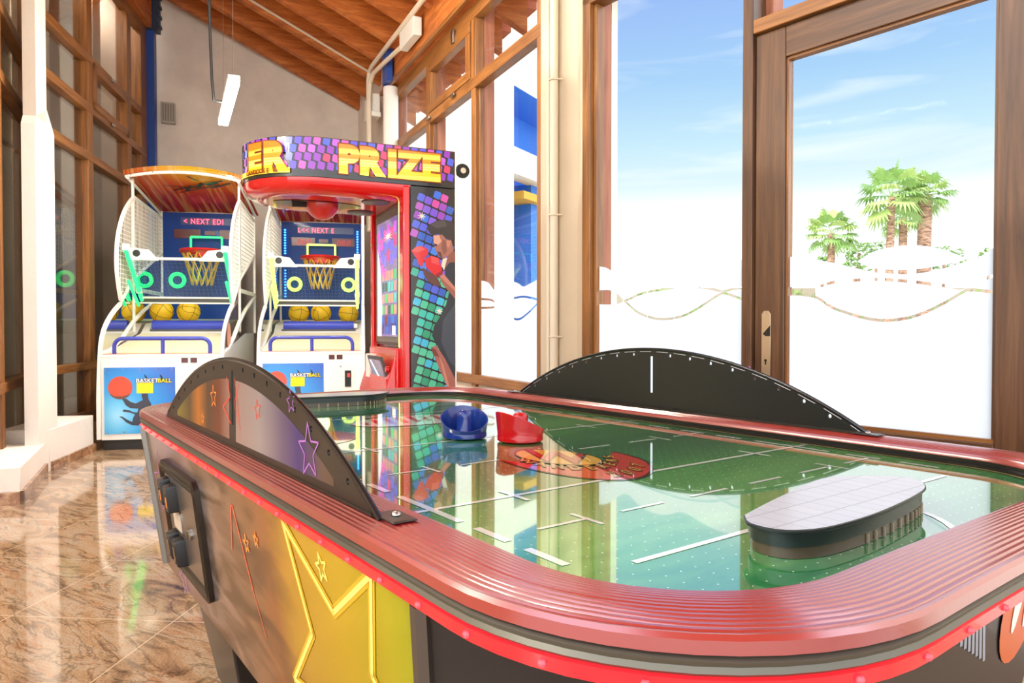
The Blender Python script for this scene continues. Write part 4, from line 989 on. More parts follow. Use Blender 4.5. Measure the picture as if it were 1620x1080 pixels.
    fm.build('canopy_frame', co, autosmooth=50)
    sc_ = MB()
    for i in range(1, nx, 3):
        sc_ = MB(); sc_.sphere((g0[i][0][0], g0[i][0][1] + .002, g0[i][0][2] - .014), .006, screw_m, 8); sc_.build('screw', co)
    # backboard
    m = MB(); m.box((.03, 2.0, 1.16), (W_ - .03, 2.02, 2.37), bb_blue); bk = m.build('backboard', T)
    m = MB(); ZT = 2.285
    m.box((.22, 1.992, 2.235), (.90, 1.999, 2.315), mat('led_window', srgb(40, 60, 120), .3)); m.build('led_window', bk)
    m = MB(); xoff = .25 if shared == 1 else .225
    m.text(text, .084, led_text_glow, text_m(xoff, 1.990, 2.245), off=.006, ext=0, align='LEFT', sx=.82, space=1.22); m.text(text, .084, led_text, text_m(xoff, 1.988, 2.245), off=.0, ext=0, align='LEFT', sx=.82, space=1.22); m.build('led_message', bk, fix=False)
    for (x0, x1, hh_) in ((.15, .43, .075), (.475, .59, .035), (.635, .91, .075)):
        m = MB(); m.box((x0, 1.99, 2.135 - hh_ + .02), (x1, 1.999, 2.135 + hh_ * .35 + .02), score_dark); so = m.build('score_window', bk)
        if seg_on and hh_ > .05:
            m = MB(); m.text('888', .105, score_seg, text_m((x0 + x1) / 2, 1.988, 2.09), off=.002, ext=0, sx=1.12, shear=.12); m.build('digit', so, fix=False)
    ring_c = mat('led_' + tube_c[0], tube_c[1], .3, emit=tube_c[2], es=tube_c[3])
    # glowing backboard square
    m = MB(); x0, x1, z0, z1, yb = .345, .675, 1.93, 2.085, 1.9
    for a, c in (((x0, z0), (x1, z0)), ((x1, z0), (x1, z1)), ((x1, z1), (x0, z1)), ((x0, z1), (x0, z0))): m.tube([(a[0], yb, a[1]), (c[0], yb, c[1])], .012, ring_c, 6)
    m.build('target_square', bk)
    hp = MB(); hp.tube([(.51 + .215 * math.cos(R(12 * i)), 1.66 + .215 * math.sin(R(12 * i)), 1.905) for i in range(30)], .016, hoop_red, 8, closed=True); hp.box((.42, 1.85, 1.86), (.60, 2.0, 1.93), hoop_red); hp.lathe([(.235, -.012), (.205, -.03)], hoop_red, 30, Matrix.Translation((.51, 1.66, 1.90)), cap0=False, cap1=False)
    hoop = hp.build('hoop', T)
    nt_ = MB()
    for k in range(12):
        for dr in (1, -1):
            path = []
            for j in range(7):
                a = R(30 * k + dr * 15 * j * .5); rr = .205 - .10 * (j / 6) ** .8; path.append((.51 + rr * math.cos(a), 1.66 + rr * math.sin(a), 1.89 - .36 * j / 6))
            nt_.tube(path, .0065, net_gold, 5)
    nt_.build('hoop_net', hoop)
    for xr in (.185, .835):
        m = MB(); m.tube([(xr + .072 * math.cos(R(15 * i)), 1.97, 1.60 + .072 * math.sin(R(15 * i))) for i in range(24)], .022, ring_c, 8, closed=True); m.build('led_ring', bk)
    if seg_on:
        dot = mat('blue_led_dot', (.1, .4, 1), .3, emit=(.05, .45, 1.), es=4.)
        for xr, z0, z1 in ((.072, 1.45, 1.77), (.945, 1.45, 1.77), (.072, 1.98, 2.27), (.945, 1.98, 2.27)):
            for k in range(10): m = MB(); m.sphere((xr, 1.99, lerp(z0, z1, k / 9)), .012, dot, 8); m.build('led_dot', bk)
    # sloping acrylic barrier with speakers and glowing tubes
    m = MB()
    m.tube([(.06, .66, 1.72), (W_ - .06, .66, 1.72)], .014, white_metal, 6); m.tube([(.06, 1.0, 1.362), (W_ - .06, 1.0, 1.362)], .011, white_metal, 6); m.box((.06, 1.01, 1.302), (W_ - .06, 1.05, 1.316), white_plastic); m.box((.06, 1.02, 1.316), (W_ - .06, 1.04, 1.352), dark_grey)
    bar = m.build('barrier_frame', T)
    m = MB(); m.poly([(.07, .67, 1.71), (W_ - .07, .67, 1.71), (W_ - .07, .995, 1.37), (.07, .995, 1.37)], glassmat('barrier_acrylic', (.70, .82, .95), .008)); m.build('barrier_pane', bar, fix=False)
    m = MB(); wire = mat('barrier_net_cord', srgb(60, 110, 160), .6)
    for k in range(1, 22): xk = lerp(.07, W_ - .07, k / 22); m.tube([(xk, .668, 1.715), (xk, .993, 1.372)], .0013, wire, 4)
    for k in range(1, 10): t = k / 10; m.tube([(.07, lerp(.668, .993, t), lerp(1.715, 1.372, t)), (W_ - .07, lerp(.668, .993, t), lerp(1.715, 1.372, t))], .0013, wire, 4)
    m.build('barrier_net', bar)
    for sx in (0, 1):
        X = (lambda q: q) if sx == 0 else (lambda q: W_ - q)
        m = MB(); m.prism([(X(.05), 1.70), (X(.33), 1.70), (X(.25), 1.80), (X(.09), 1.82), (X(.05), 1.82)], 'y', .63, .66, white_plastic)
        sp_ = m.build('speaker_bracket', T, .003); m = MB(); m.lathe([(.034, 0), (.030, .004), (.0, .005)], black_plastic, 18, Matrix.Translation((X(.14), .629, 1.765)) @ Matrix.Rotation(R(90), 4, 'X')); m.build('speaker_cone', sp_)
        m = MB(); m.tube([(X(.075), .53, 1.79), (X(.075), 1.04, 1.33)], .020, ring_c, 8); m.tube([(X(.075), .60, 1.50), (X(.075), .92, 1.28)], .014, ring_c, 8); tb = m.build('led_tube', T)
        m = MB(); m.box((X(.075) - .03, .52, 1.78), (X(.075) + .03, .56, 1.84), white_plastic); m.build('tube_clip', tb); m = MB(); m.box((X(.075) - .026, .93, 1.40), (X(.075) + .026, .97, 1.46), white_plastic); m.build('tube_clip', tb)
    # ball gate bumper and hand rail
    m = MB(); m.tube([(.13, 1.19, 1.085), (.90, 1.19, 1.085)], .052, blue_pad, 14); m.box((.11, 1.16, 1.02), (.92, 1.22, 1.045), dark_grey); m.box((.90, 1.17, 1.06), (.94, 1.21, 1.11), white_plastic); m.build('bumper', T, .0)
    rp = [(.12, .05, .82)] + [(.12 + .07 * (1 - math.cos(R(a))), .05, .895 + .07 * math.sin(R(a))) for a in range(0, 91, 15)] + [(.83 + .07 * math.sin(R(a)), .05, .895 + .07 * math.cos(R(a))) for a in range(0, 91, 15)] + [(.90, .05, .82)]
    m = MB(); m.tube(rp, .0175, blue_rail, 10); m.tube([(.51, .05, .825), (.51, .05, .96)], .0165, blue_rail, 10); m.build('hand_rail', T)
    # printed front panel
    m = MB(); m.box((.055, -.010, .142), (.622, -.002, .715), art_blue)
    def fp(x, y, l=.0115): return (.055 + (x - 10) * .000609, -l, .715 - (y - 90) * .000650)
    m.poly([fp(220 + 158 * math.cos(R(10 * i)), 357 + 152 * math.sin(R(10 * i))) for i in range(36)], art_ball)
    m.poly([fp(60, 420, .0122)] + [fp(220 + 160 * math.cos(R(a)), 357 + 154 * math.sin(R(a)), .0122) for a in range(150, 29, -10)] + [fp(350, 440, .0122), fp(260, 470, .0122), fp(150, 470, .0122)], mat('ball_shade_print', srgb(110, 70, 60), .35))
    sil = [(240, 500), (300, 505), (350, 545), (420, 570), (515, 525), (500, 480), (500, 440), (580, 440), (588, 515), (622, 575), (630, 650), (560, 760), (500, 850), (440, 865), (360, 855), (290, 815), (245, 765), (203, 735), (245, 740), (310, 785), (372, 815), (385, 760), (410, 715), (330, 685), (245, 672), (262, 645), (330, 655), (390, 685), (440, 690), (455, 640), (345, 630), (290, 590)]
    m.poly([fp(x, y, .0125) for x, y in sil], art_dark)
    m.poly([fp(x, y, .0125) for x, y in [(630, 650), (660, 760), (700, 900), (690, 960), (520, 960), (500, 850), (560, 760)]], art_dark)
    for dx in (0, 205): m.poly([fp(x + dx, y, .013) for x, y in [(530, 180), (560, 205), (590, 262), (560, 262), (545, 220)]], black_plastic)
    m.box(fp(435, 435, .0135), fp(650, 290, .0118), sticker_y)
    m.text('BASKET', .050, black_plastic, text_m(fp(425, 0)[0], -.0138, fp(0, 293)[2]), off=.004, ext=0, align='LEFT', sx=1.05); m.text('BASKET', .050, mat('print_white', srgb(246, 246, 246), .4), text_m(fp(425, 0)[0], -.0142, fp(0, 293)[2]), off=.0006, ext=0, align='LEFT', sx=1.05)
    m.text('BALL', .050, black_plastic, text_m(fp(708, 0)[0], -.0138, fp(0, 293)[2]), off=.004, ext=0, align='LEFT', sx=1.05); m.text('BALL', .050, sticker_y, text_m(fp(708, 0)[0], -.0142, fp(0, 293)[2]), off=.0006, ext=0, align='LEFT', sx=1.05)
    fpn = m.build('front_panel', T, fix=False)
    for x in (.075, .21, .345, .475, .60):
        for z in (.695, .16): m = MB(); m.sphere((x, -.011, z), .007, screw_m, 8); m.build('screw', fpn)
    # price displays, coin door
    for x in (.70, .775):
        m = MB(); m.box((x - .027, -.006, .752), (x + .027, .0, .795), black_gloss); m.box((x - .023, -.008, .756), (x + .023, -.006, .791), score_dark); m.build('price_display', T)
    m = MB(); m.box((.66, -.004, .14), (.93, .0, .725), white_metal); m.box((.668, -.006, .15), (.922, -.004, .715), white_plastic); cdo = m.build('coin_door', T, .002)
    m = MB(); m.lathe([(.010, 0), (.010, .006)], steel, 12, Matrix.Translation((.785, -.006, .68)) @ Matrix.Rotation(R(90), 4, 'X')); m.build('lock', cdo)
    m = MB(); m.box((.825, -.014, .48), (.885, -.006, .64), black_plastic); m.box((.848, -.016, .575), (.875, -.014, .61), mat('coin_red_lamp', srgb(210, 40, 30), .3, emit=(1, .08, .04), es=.8)); m.build('coin_slot', cdo)
    m = MB(); m.box((.72, -.009, .545), (.77, -.006, .556), white_metal); m.build('door_pull', cdo)
    return T
ROT = R(12.1)
GRN = ('green', srgb(30, 200, 110), (.02, 1., .22), 1.5); YEL = ('yellow', srgb(240, 255, 130), (.75, 1., .14), 1.5)
BM1 = basketball_machine((-3.56, 6.07), ROT, 'arcade basketball machine with green lights, nearest the left windows', GRN, '< NEXT EDI', False, 1)
BM2 = basketball_machine((-2.455, 6.8), ROT, 'arcade basketball machine with yellow lights, beside the boxing machine', YEL, 'L<< NEXT E', True, 2)
# coloured light from the tubes
def pt(loc, c, e, r=.12, nm='tube_light'):
    d = bpy.data.lights.new(nm, 'POINT'); d.energy = e; d.color = c; d.shadow_soft_size = r; o = bpy.data.objects.new(nm, d); COL.objects.link(o); o.location = loc; return o
def in_machine(bm, x, y, z):
    a = bm.rotation_euler.z; return (bm.location.x + x * math.cos(a) - y * math.sin(a), bm.location.y + x * math.sin(a) + y * math.cos(a), z)
pt(in_machine(BM1, .5, 1.5, 1.62), (.1, 1., .35), 1.6); pt(in_machine(BM2, .5, 1.5, 1.62), (.85, 1., .35), 2.2)

# basketballs
ball_m = mat('yellow_basketball', srgb(232, 188, 26), .5); nt, b = nodes(ball_m)
v = coords(nt, (60, 60, 60)); vo = add(nt, 'ShaderNodeTexVoronoi', Scale=1.); nt.links.new(v, vo.inputs[0]); bump(nt, b, vo.outputs[0], .3, .003)
seam_m = mat('ball_seam', srgb(60, 44, 14), .6)
def basketball(first, loc, rot, label, group):
    if first is None:
        t = thing('basketball', label, 'basketball', loc, 0, group); m = MB(); m.sphere((0, 0, 0), .118, ball_m, 28); m.build('ball', t)
        m = MB(); r_ = .1182
        for M_ in (Matrix(), Matrix.Rotation(R(90), 4, 'X'), Matrix.Rotation(R(90), 4, 'Y')):
            m.tube([tuple(M_ @ Vector((r_ * math.cos(R(10 * i)), r_ * math.sin(R(10 * i)), 0))) for i in range(36)], .0022, seam_m, 5, closed=True)
        for sg in (1, -1): m.tube([(r_ * math.sin(R(45 + 18 * math.cos(R(20 * i)))) * math.cos(R(10 * i)), r_ * math.sin(R(45 + 18 * math.cos(R(20 * i)))) * math.sin(R(10 * i)), sg * r_ * math.cos(R(45 + 18 * math.cos(R(20 * i))))) for i in range(36)], .0022, seam_m, 5, closed=True)
        m.build('seams', t)
    else:
        t = first.copy(); COL.objects.link(t); t.location = loc; t['label'] = label; t['group'] = group
        for ch in first.children:
            c = ch.copy(); COL.objects.link(c); c.parent = t
    t.rotation_euler = rot
    return t
b1 = basketball(None, in_machine(BM1, .150, 1.45, 1.232), (.4, .5, .2), 'left yellow basketball behind the bumper of the green lit machine', 'yellow basketballs in the ball troughs')
basketball(b1, in_machine(BM1, .415, 1.45, 1.232), (1.2, .3, .9), 'right yellow basketball behind the bumper of the green lit machine', 'yellow basketballs in the ball troughs')
for x, rt, lb in ((.275, (.7, .1, .5), 'leftmost yellow basketball in the yellow lit machine'), (.525, (.3, .8, 1.3), 'middle yellow basketball in the yellow lit machine, touching its neighbour'), (.842, (.05, .1, .6), 'rightmost yellow basketball in the yellow lit machine, standing apart')):
    basketball(b1, in_machine(BM2, x, 1.45, 1.232), rt, lb, 'yellow basketballs in the ball troughs')

# ================================================================== BOXING MACHINE
# local frame: x across (0 = side facing the table), y towards its front, z up
BX = thing('boxing_machine', 'red and black boxing arcade machine with glowing marquee and boxer print on its side', 'arcade machine', (-.3536, 4.40, 0), R(114.5))
bx_black = mat('boxing_black_print', srgb(34, 34, 38), .25, coat=.5, coat_rough=.06); bx_red = mat('glossy_red_plastic', srgb(214, 18, 20), .12, coat=.6)
BW, YF = .85, .285
m = MB(); m.box((.004, .0, .06), (BW - .004, YF, 1.912), bx_black); m.box((.03, .03, 0), (BW - .03, YF + .05, .06), plinth_m); m.build('cabinet', BX)
m = MB(); m.box((-.004, -.010, .03), (BW + .004, .0, 2.15), white_metal); m.build('back_panel', BX, .004)
# side print: coloured rounded tiles and a boxer
sidep = MB(); XS = -.001
sidep.poly([(XS, .003, .065), (XS, .283, .065), (XS, .283, 1.91), (XS, .003, 1.91)], bx_black)
def tilecol(c): return mat('tile_%d_%d_%d' % tuple(int(x) for x in c), srgb(*c), .3, coat=.5, coat_rough=.06)
def rsq(cy, cz, hw_, rot, x, mm, mb, n=3):
    pts = []
    for sx, sy, a0 in ((1, 1, 0), (-1, 1, 90), (-1, -1, 180), (1, -1, 270)):
        for i in range(n + 1):
            a = R(a0 + 90 * i / n); px_, py_ = sx * hw_ * .62 + hw_ * .38 * math.cos(a), sy * hw_ * .62 + hw_ * .38 * math.sin(a)
            pts.append((x, cy + px_ * math.cos(rot) - py_ * math.sin(rot), cz + px_ * math.sin(rot) + py_ * math.cos(rot)))
    mb.poly(pts, mm)
PAL_TOP = [(176, 92, 196), (120, 84, 214), (86, 96, 224), (206, 76, 170), (74, 110, 226), (150, 70, 190)]
PAL_MID = [(60, 112, 226), (84, 100, 222), (52, 96, 196), (130, 96, 220), (70, 130, 232)]
PAL_LOW = [(64, 196, 180), (56, 176, 150), (70, 190, 226), (48, 160, 120), (84, 200, 160)]
rnd = random.Random(3)
ct, st_ = math.cos(R(20)), math.sin(R(20))
for i in range(-30, 40):
    for j in range(-12, 16):
        gy, gz = j * .049, i * .058
        cy = .14 + gy * ct - gz * st_ * .55; cz_ = 1.0 + gz * ct + gy * st_
        if not (.026 < cy < .262 and .10 < cz_ < 1.875): continue
        pal = PAL_TOP if cz_ > 1.62 else PAL_MID if cz_ > 1.22 else PAL_LOW
        if pal is PAL_MID and cz_ < 1.4 and rnd.random() < .4: pal = PAL_LOW
        if cz_ > 1.6 and rnd.random() < .5: pal = PAL_MID
        rsq(cy, cz_, .0225, R(20), XS - .0004, tilecol(rnd.choice(pal)), sidep)
def bp_(x, y, l): return (XS - l, .285 - ((600 + x / 3.178) - 650) * .00407, 1.914 - ((300 + y / 3.178) - 293) * .00383)
def bpoly(pts, c, l): sidep.poly([bp_(x, y, l) for x, y in pts], mat('boxer_%d_%d_%d' % c, srgb(*c), .3, coat=.5, coat_rough=.06))
bpoly([(330, 370), (384, 345), (386, 1000), (366, 1000), (345, 900), (300, 800), (264, 730), (275, 680), (300, 640), (335, 570), (350, 510), (330, 440)], (44, 50, 62), .0008)
bpoly([(320, 650), (384, 560), (386, 900), (350, 860), (310, 760)], (66, 76, 90), .0010)
bpoly([(258, 790), (285, 780), (330, 850), (384, 960), (386, 1010), (350, 1010), (300, 900)], (172, 104, 92), .0012)
bpoly([(258, 790), (270, 830), (300, 838), (282, 800)], (120, 62, 58), .0014); bpoly([(300, 838), (340, 1000), (356, 1010), (320, 880)], (206, 140, 120), .0014)
bpoly([(215, 385), (240, 400), (290, 430), (312, 480), (280, 478), (245, 455), (225, 425)], (98, 62, 56), .0012)
bpoly([(300, 430), (320, 412), (384, 485), (384, 545), (350, 505), (318, 468)], (156, 96, 84), .0014); bpoly([(305, 430), (322, 414), (384, 485), (384, 505)], (196, 128, 112), .0016)
bpoly([(345, 318), (382, 290), (384, 352), (352, 356), (326, 392)], (140, 86, 74), .0012); bpoly([(318, 338), (348, 330), (352, 352), (324, 396), (312, 372)], (222, 220, 200), .0011)
bpoly([(270, 222), (318, 214), (335, 238), (362, 240), (374, 292), (346, 320), (318, 338), (298, 326), (288, 306), (276, 280), (282, 262), (272, 246)], (166, 108, 92), .0014)
bpoly([(272, 224), (300, 218), (312, 250), (296, 268), (274, 262)], (216, 162, 142), .0016); bpoly([(276, 262), (290, 266), (288, 276), (277, 272)], (40, 28, 28), .0018); bpoly([(290, 300), (310, 306), (318, 336), (300, 326)], (92, 56, 50), .0017); bpoly([(318, 240), (334, 246), (340, 300), (322, 318), (312, 282)], (134, 84, 74), .0016)
bpoly([(338, 244), (358, 244), (356, 268), (346, 282), (338, 266)], (196, 132, 112), .0018)
bpoly([(240, 190), (255, 165), (290, 145), (330, 138), (366, 145), (379, 170), (379, 236), (362, 240), (336, 236), (318, 216), (290, 214), (270, 222), (254, 212)], (52, 46, 48), .0018); bpoly([(255, 168), (290, 148), (330, 141), (340, 170), (290, 185)], (78, 70, 72), .0020)
bpoly([(162, 305), (185, 283), (215, 277), (242, 292), (246, 316), (226, 340), (216, 382), (200, 375), (190, 345)], (214, 40, 50), .0016); bpoly([(165, 303), (186, 285), (214, 279), (230, 296), (190, 312)], (240, 92, 92), .0018)
bpoly([(225, 345), (260, 325), (298, 334), (316, 400), (292, 432), (268, 415), (236, 385)], (216, 36, 44), .0020); bpoly([(260, 327), (296, 336), (300, 372), (262, 360)], (238, 84, 84), .0022); bpoly([(280, 420), (316, 396), (318, 412), (292, 434)], (160, 24, 34), .0022)
for (x, y, r_) in ((214, 128, 24), (300, 605, 22)):
    for k in range(8):
        a = R(22.5 * k * 2 / 2 * 2 / 2); a = R(45 * k + 10); sidep.poly([bp_(x + 3 * math.cos(a + 1.57), y + 3 * math.sin(a + 1.57), .0021), bp_(x + r_ * math.cos(a), y + r_ * math.sin(a), .0021), bp_(x - 3 * math.cos(a + 1.57), y - 3 * math.sin(a + 1.57), .0021)], mat('spark_print', srgb(250, 240, 220), .3))
sidep.build('side_artwork', BX, fix=False)
# red front frame
m = MB(); y0, y1 = YF, YF + .045
m.box((0, y0, .06), (.098, y1, 1.912), bx_red); m.box((BW - .05, y0, .06), (BW, y1, 1.912), bx_red); m.box((.09, y0, 1.84), (BW - .05, y1, 1.912), bx_red)
m.box((.09, y0, .06), (BW - .05, y1 + .02, .93), bx_red)
m.build('front_frame', BX, .01, 3)
neon_bx = mat('yellow_neon_strip', srgb(255, 255, 140), .3, emit=(1., .95, .22), es=3.2)
for xx, z0, z1 in ((.118, .935, 1.83), (.83, .55, 1.82)):
    m = MB(); m.tube([(xx, YF + .03, z0), (xx, YF + .03, z1)], .011, neon_bx, 8); m.build('neon_strip', BX)
m = MB(); m.box((.14, YF - .01, .945), (.785, YF + .018, 1.835), dark_grey); m.box((.155, YF + .018, .96), (.77, YF + .024, 1.82), mat('bezel_inner', srgb(92, 88, 78), .3)); scr = m.build('screen_bezel', BX, .004)
scr_m = mat('screen_glow', srgb(90, 60, 140), .2, emit=(.28, .18, .5), es=.55, coat=.6)
m = MB(); m.box((.205, YF + .024, 1.0), (.72, YF + .027, 1.765), scr_m); YS = YF + .0275
def sq(x, z, h_, c, e=.6): m.raw([(x - h_, YS, z - h_), (x + h_, YS, z - h_), (x + h_, YS, z + h_), (x - h_, YS, z + h_)], [(0, 1, 2, 3)], mat('scr_%d_%d_%d' % c, srgb(*c), .3, emit=srgb(*c), es=e), T=None)
for i in range(6):
    for j in range(4):
        if j < 3 or i > 2: sq(.25 + i * .084, 1.70 - j * .085 - (i % 2) * .03, .034, rnd.choice([(190, 90, 230), (230, 60, 130), (110, 100, 230), (230, 80, 190)]), .7)
for k in range(12):
    a = R(30 * k); m.poly([(.42 + .004 * math.cos(a + 1.57), YS + .001, 1.655 + .004 * math.sin(a + 1.57)), (.42 + .13 * math.cos(a), YS + .001, 1.655 + .05 * math.sin(a)), (.42 - .004 * math.cos(a + 1.57), YS + .001, 1.655 - .004 * math.sin(a + 1.57))], mat('scr_star', srgb(255, 240, 180), .3, emit=(1, .9, .6), es=.9))
m.poly([(.70, YS + .001, 1.60), (.62, YS + .001, 1.45), (.58, YS + .001, 1.2), (.60, YS + .001, 1.0), (.71, YS + .001, 1.0)], mat('scr_white', srgb(236, 230, 232), .3, emit=(.85, .8, .85), es=.6))
for k in range(5):
    for q in range(4): sq(.25 + k * .075, 1.40 - q * .075, .03, rnd.choice([(230, 150, 150), (90, 200, 120), (60, 90, 90), (90, 200, 200), (220, 160, 130)]), .4)
for k in range(6):
    for q in range(2): sq(.24 + k * .08, 1.10 - q * .05, .035, rnd.choice([(50, 90, 190), (40, 110, 200), (90, 60, 120), (120, 50, 50)]), .4)
m.poly([(.24, YS + .002, 1.01), (.32, YS + .002, 1.01), (.32, YS + .002, 1.07), (.24, YS + .002, 1.07)], MATS['scr_white'])
m.build('screen', scr, fix=False)
# console with prize display
m = MB(); m.loft([[(.10, YF + .04, .08), (BW - .06, YF + .04, .08), (BW - .06, YF + .13, .08), (.10, YF + .13, .08)], [(.10, YF + .04, .64), (BW - .06, YF + .04, .64), (BW - .06, YF + .14, .64), (.10, YF + .14, .64)], [(.11, YF + .03, .905), (BW - .07, YF + .03, .905), (BW - .07, YF + .06, .905), (.11, YF + .06, .905)]], bx_red); con = m.build('console', BX, .01, 3)
m = MB(); Tc = Matrix.Translation((.36, YF + .104, .775)) @ Matrix.Rotation(-math.atan(.08 / .265), 4, 'X')
m.box((-.19, -.004, -.105), (.17, .010, .105), dark_grey, Tc); m.box((-.165, .010, -.085), (.145, .012, .085), mat('prize_display', srgb(150, 110, 150), .2, coat=.6), Tc); m.poly([tuple(Tc @ Vector(q)) for q in [(.08, .0125, .08), (.12, .0125, .08), (-.02, .0125, -.08), (-.08, .0125, -.08)]], MATS['scr_white']); m.build('prize_display', con)
m = MB(); m.box((.585, YF + .06, .68), (.70, YF + .115, .88), white_plastic); m.build('coin_plate', con, .004)
for z in (.80, .72):
    m = MB(); m.lathe([(.02, 0), (.018, .02)], bx_red, 14, Matrix.Translation((.14, YF + .10, z)) @ Matrix.Rotation(R(-90), 4, 'X')); m.build('push_button', con)
# marquee: straight sides and a rounded nose
YA, RA = .78, BW / 2
def outline_b(k, z, y_back=0.):
    o = [(k, y_back, z)]
    for i in range(33):
        a = math.pi - math.pi * i / 32; o.append((RA + (RA - k) * math.cos(a), YA + (RA - k) * math.sin(a), z))
    o.append((BW - k, y_back, z)); return o
mq_m = mat('marquee_black_print', srgb(36, 34, 40), .2, coat=.6, coat_rough=.05)
m = MB(); m.loft([outline_b(.0, 1.918), outline_b(.0, 2.142), outline_b(.012, 2.148)], mq_m, False, caps=False); m.poly(outline_b(.012, 2.148), black_plastic)
def on_marquee(s_, z, l):        # s measured along the visible side from where the nose begins, towards the back
    if s_ >= 0: return Vector((-l, YA - s_, z))
    a = s_ / RA; r_ = RA + l
    return Vector((RA - r_ * math.cos(-a), YA + r_ * math.sin(-a), z))
for i in range(-14, 17):
    for j in range(-1, 6):
        s_ = i * .052 + (j % 2) * .022; z = 1.935 + j * .047
        if not (-.62 < s_ < .775 and 1.935 < z < 2.135): continue
        c = rnd.choice([(150, 60, 190), (190, 96, 220), (100, 80, 220), (214, 90, 190), (86, 100, 226), (230, 60, 110)])
        mm = mat('mq_%d_%d_%d' % c, srgb(*c), .2, coat=.5, emit=srgb(*c), es=.08); h_ = .0195; pts = []
        for sx, sy, a0 in ((1, 1, 0), (-1, 1, 90), (-1, -1, 180), (1, -1, 270)):
            for q in range(4):
                a = R(a0 + 30 * q); px_, py_ = sx * h_ * .62 + h_ * .38 * math.cos(a), sy * h_ * .62 + h_ * .38 * math.sin(a); an = R(-12)
                zz = z + (px_ * math.sin(an) + py_ * math.cos(an)) * 1.15; pts.append(tuple(on_marquee(s_ + px_ * math.cos(an) - py_ * math.sin(an), max(1.92, min(2.14, zz)), .0025)))
        m.poly(pts, mm)
gold = mat('marquee_gold', srgb(252, 196, 40), .25, coat=.5); nt, b = nodes(gold)
v = coords(nt, (1, 1, 1)); sp = add(nt, 'ShaderNodeSeparateXYZ'); nt.links.new(v, sp.inputs[0]); mr = add(nt, 'ShaderNodeMapRange'); mr.inputs['From Min'].default_value = 1.94; mr.inputs['From Max'].default_value = 2.115
sl_ = add(nt, 'ShaderNodeMath', operation='MULTIPLY_ADD'); nt.links.new(sp.outputs['Y'], sl_.inputs[0]); sl_.inputs[1].default_value = .03; nt.links.new(sp.outputs['Z'], sl_.inputs[2]); nt.links.new(sl_.outputs[0], mr.inputs['Value'])
gc_ = ramp(nt, mr.outputs[0], [(.0, srgb(255, 240, 70)), (.20, srgb(255, 238, 80)), (.235, srgb(240, 186, 30)), (.42, srgb(246, 196, 30)), (.46, srgb(252, 226, 130)), (.50, srgb(240, 190, 40)), (.54, srgb(252, 232, 150)), (.585, srgb(238, 180, 40)), (.63, srgb(252, 226, 130)), (.67, srgb(246, 140, 20)), (.80, srgb(248, 150, 26)), (.83, srgb(255, 226, 90)), (.95, srgb(255, 214, 70)), (1., srgb(250, 130, 20))])
nt.links.new(gc_, b.inputs['Base Color']); nt.links.new(gc_, b.inputs['Emission Color']); b.inputs['Emission Strength'].default_value = .45
gold_dark = mat('marquee_letter_shade', srgb(150, 70, 10), .3)
def mq_letter(ch, s0, w_, z0, size, mm, l, off, sx):
    p0 = on_marquee(s0, z0, l); p1 = on_marquee(s0 + w_, z0, l); ex = (p1 - p0).normalized(); c = (p0 + p1) / 2
    on = on_marquee(s0 + w_ / 2, z0, l); c = Vector((on.x, on.y, on.z)); ey = Vector((0, 0, 1)); ez = ex.cross(ey)
    M_ = Matrix(((ex.x, ey.x, ez.x, c.x), (ex.y, ey.y, ez.y, c.y), (ex.z, ey.z, ez.z, c.z), (0, 0, 0, 1)))
    m.text(ch, size, mm, M_, off=off, ext=.0005, sx=sx)
for word, s0, w_, sx in (('PRIZE', .058, .130, 1.02), ('ER', -.50, .138, 1.05)):
    for i, ch in enumerate(word):
        ww = w_ * (.75 if ch == 'I' else 1.); ss_ = s0 + i * w_ - (.0 if word != 'PRIZE' or i < 3 else .02)
        mq_letter(ch, ss_, w_, 1.962, .205, gold_dark, .005 + .009 * (s0 < 0), .022, sx); mq_letter(ch, ss_, w_, 1.962, .205, gold, .0065 + .009 * (s0 < 0), .0150, sx)
for i, ch in enumerate('LANDOOSE'): mq_letter(ch, -.505 + i * .0235, .022, 1.938, .036, gold_dark, .0165 + .004, .0012, .9)
# band of backlit yellow under the lettering
for z0, z1, s0, s1 in ((1.936, 1.966, -.62, -.2),):
    n_ = 14
    for i in range(n_):
        a, c = lerp(s0, s1, i / n_), lerp(s0, s1, (i + 1) / n_); m.poly([tuple(on_marquee(a, z0, .011)), tuple(on_marquee(c, z0, .011)), tuple(on_marquee(c, z1, .011)), tuple(on_marquee(a, z1, .011))], gold)
mq = m.build('marquee', BX, autosmooth=30, fix=False)
# red under tray with ball slot, speakers and punching ball
m = MB(); m.loft([outline_b(.004, 1.916, .28), outline_b(.006, 1.885, .28), outline_b(.02, 1.86, .28), outline_b(.06, 1.838, .28), outline_b(.12, 1.832, .28)], bx_red, True, caps=False); m.poly(outline_b(.12, 1.832, .28), bx_red); m.poly(outline_b(.004, 1.917, .28), bx_red)
tray = m.build('under_tray', BX, autosmooth=50)
m = MB(); m.poly([(RA + .13 * math.cos(R(10 * i)), .76 + .27 * math.sin(R(10 * i)), 1.829) for i in range(36)], black_gloss); m.build('ball_slot', tray, fix=False)
for xx in (.19, .62):
    m = MB(); m.lathe([(.085, .006), (.088, .0), (.08, -.004), (.0, -.005)], dark_grey, 24, Matrix.Translation((xx, .45, 1.828))); m.build('speaker', tray)
m = MB()
prof = [(.012, .06), (.05, .05), (.086, .02), (.105, -.03), (.10, -.075), (.075, -.115), (.04, -.135), (.005, -.14)]
m.lathe(prof, mat('red_punch_leather', srgb(196, 40, 36), .3, coat=.3), 24, Matrix.Translation((RA, .70, 1.86)) @ Matrix.Rotation(R(58), 4, 'X')); m.build('punching_ball', BX)
m = MB(); 
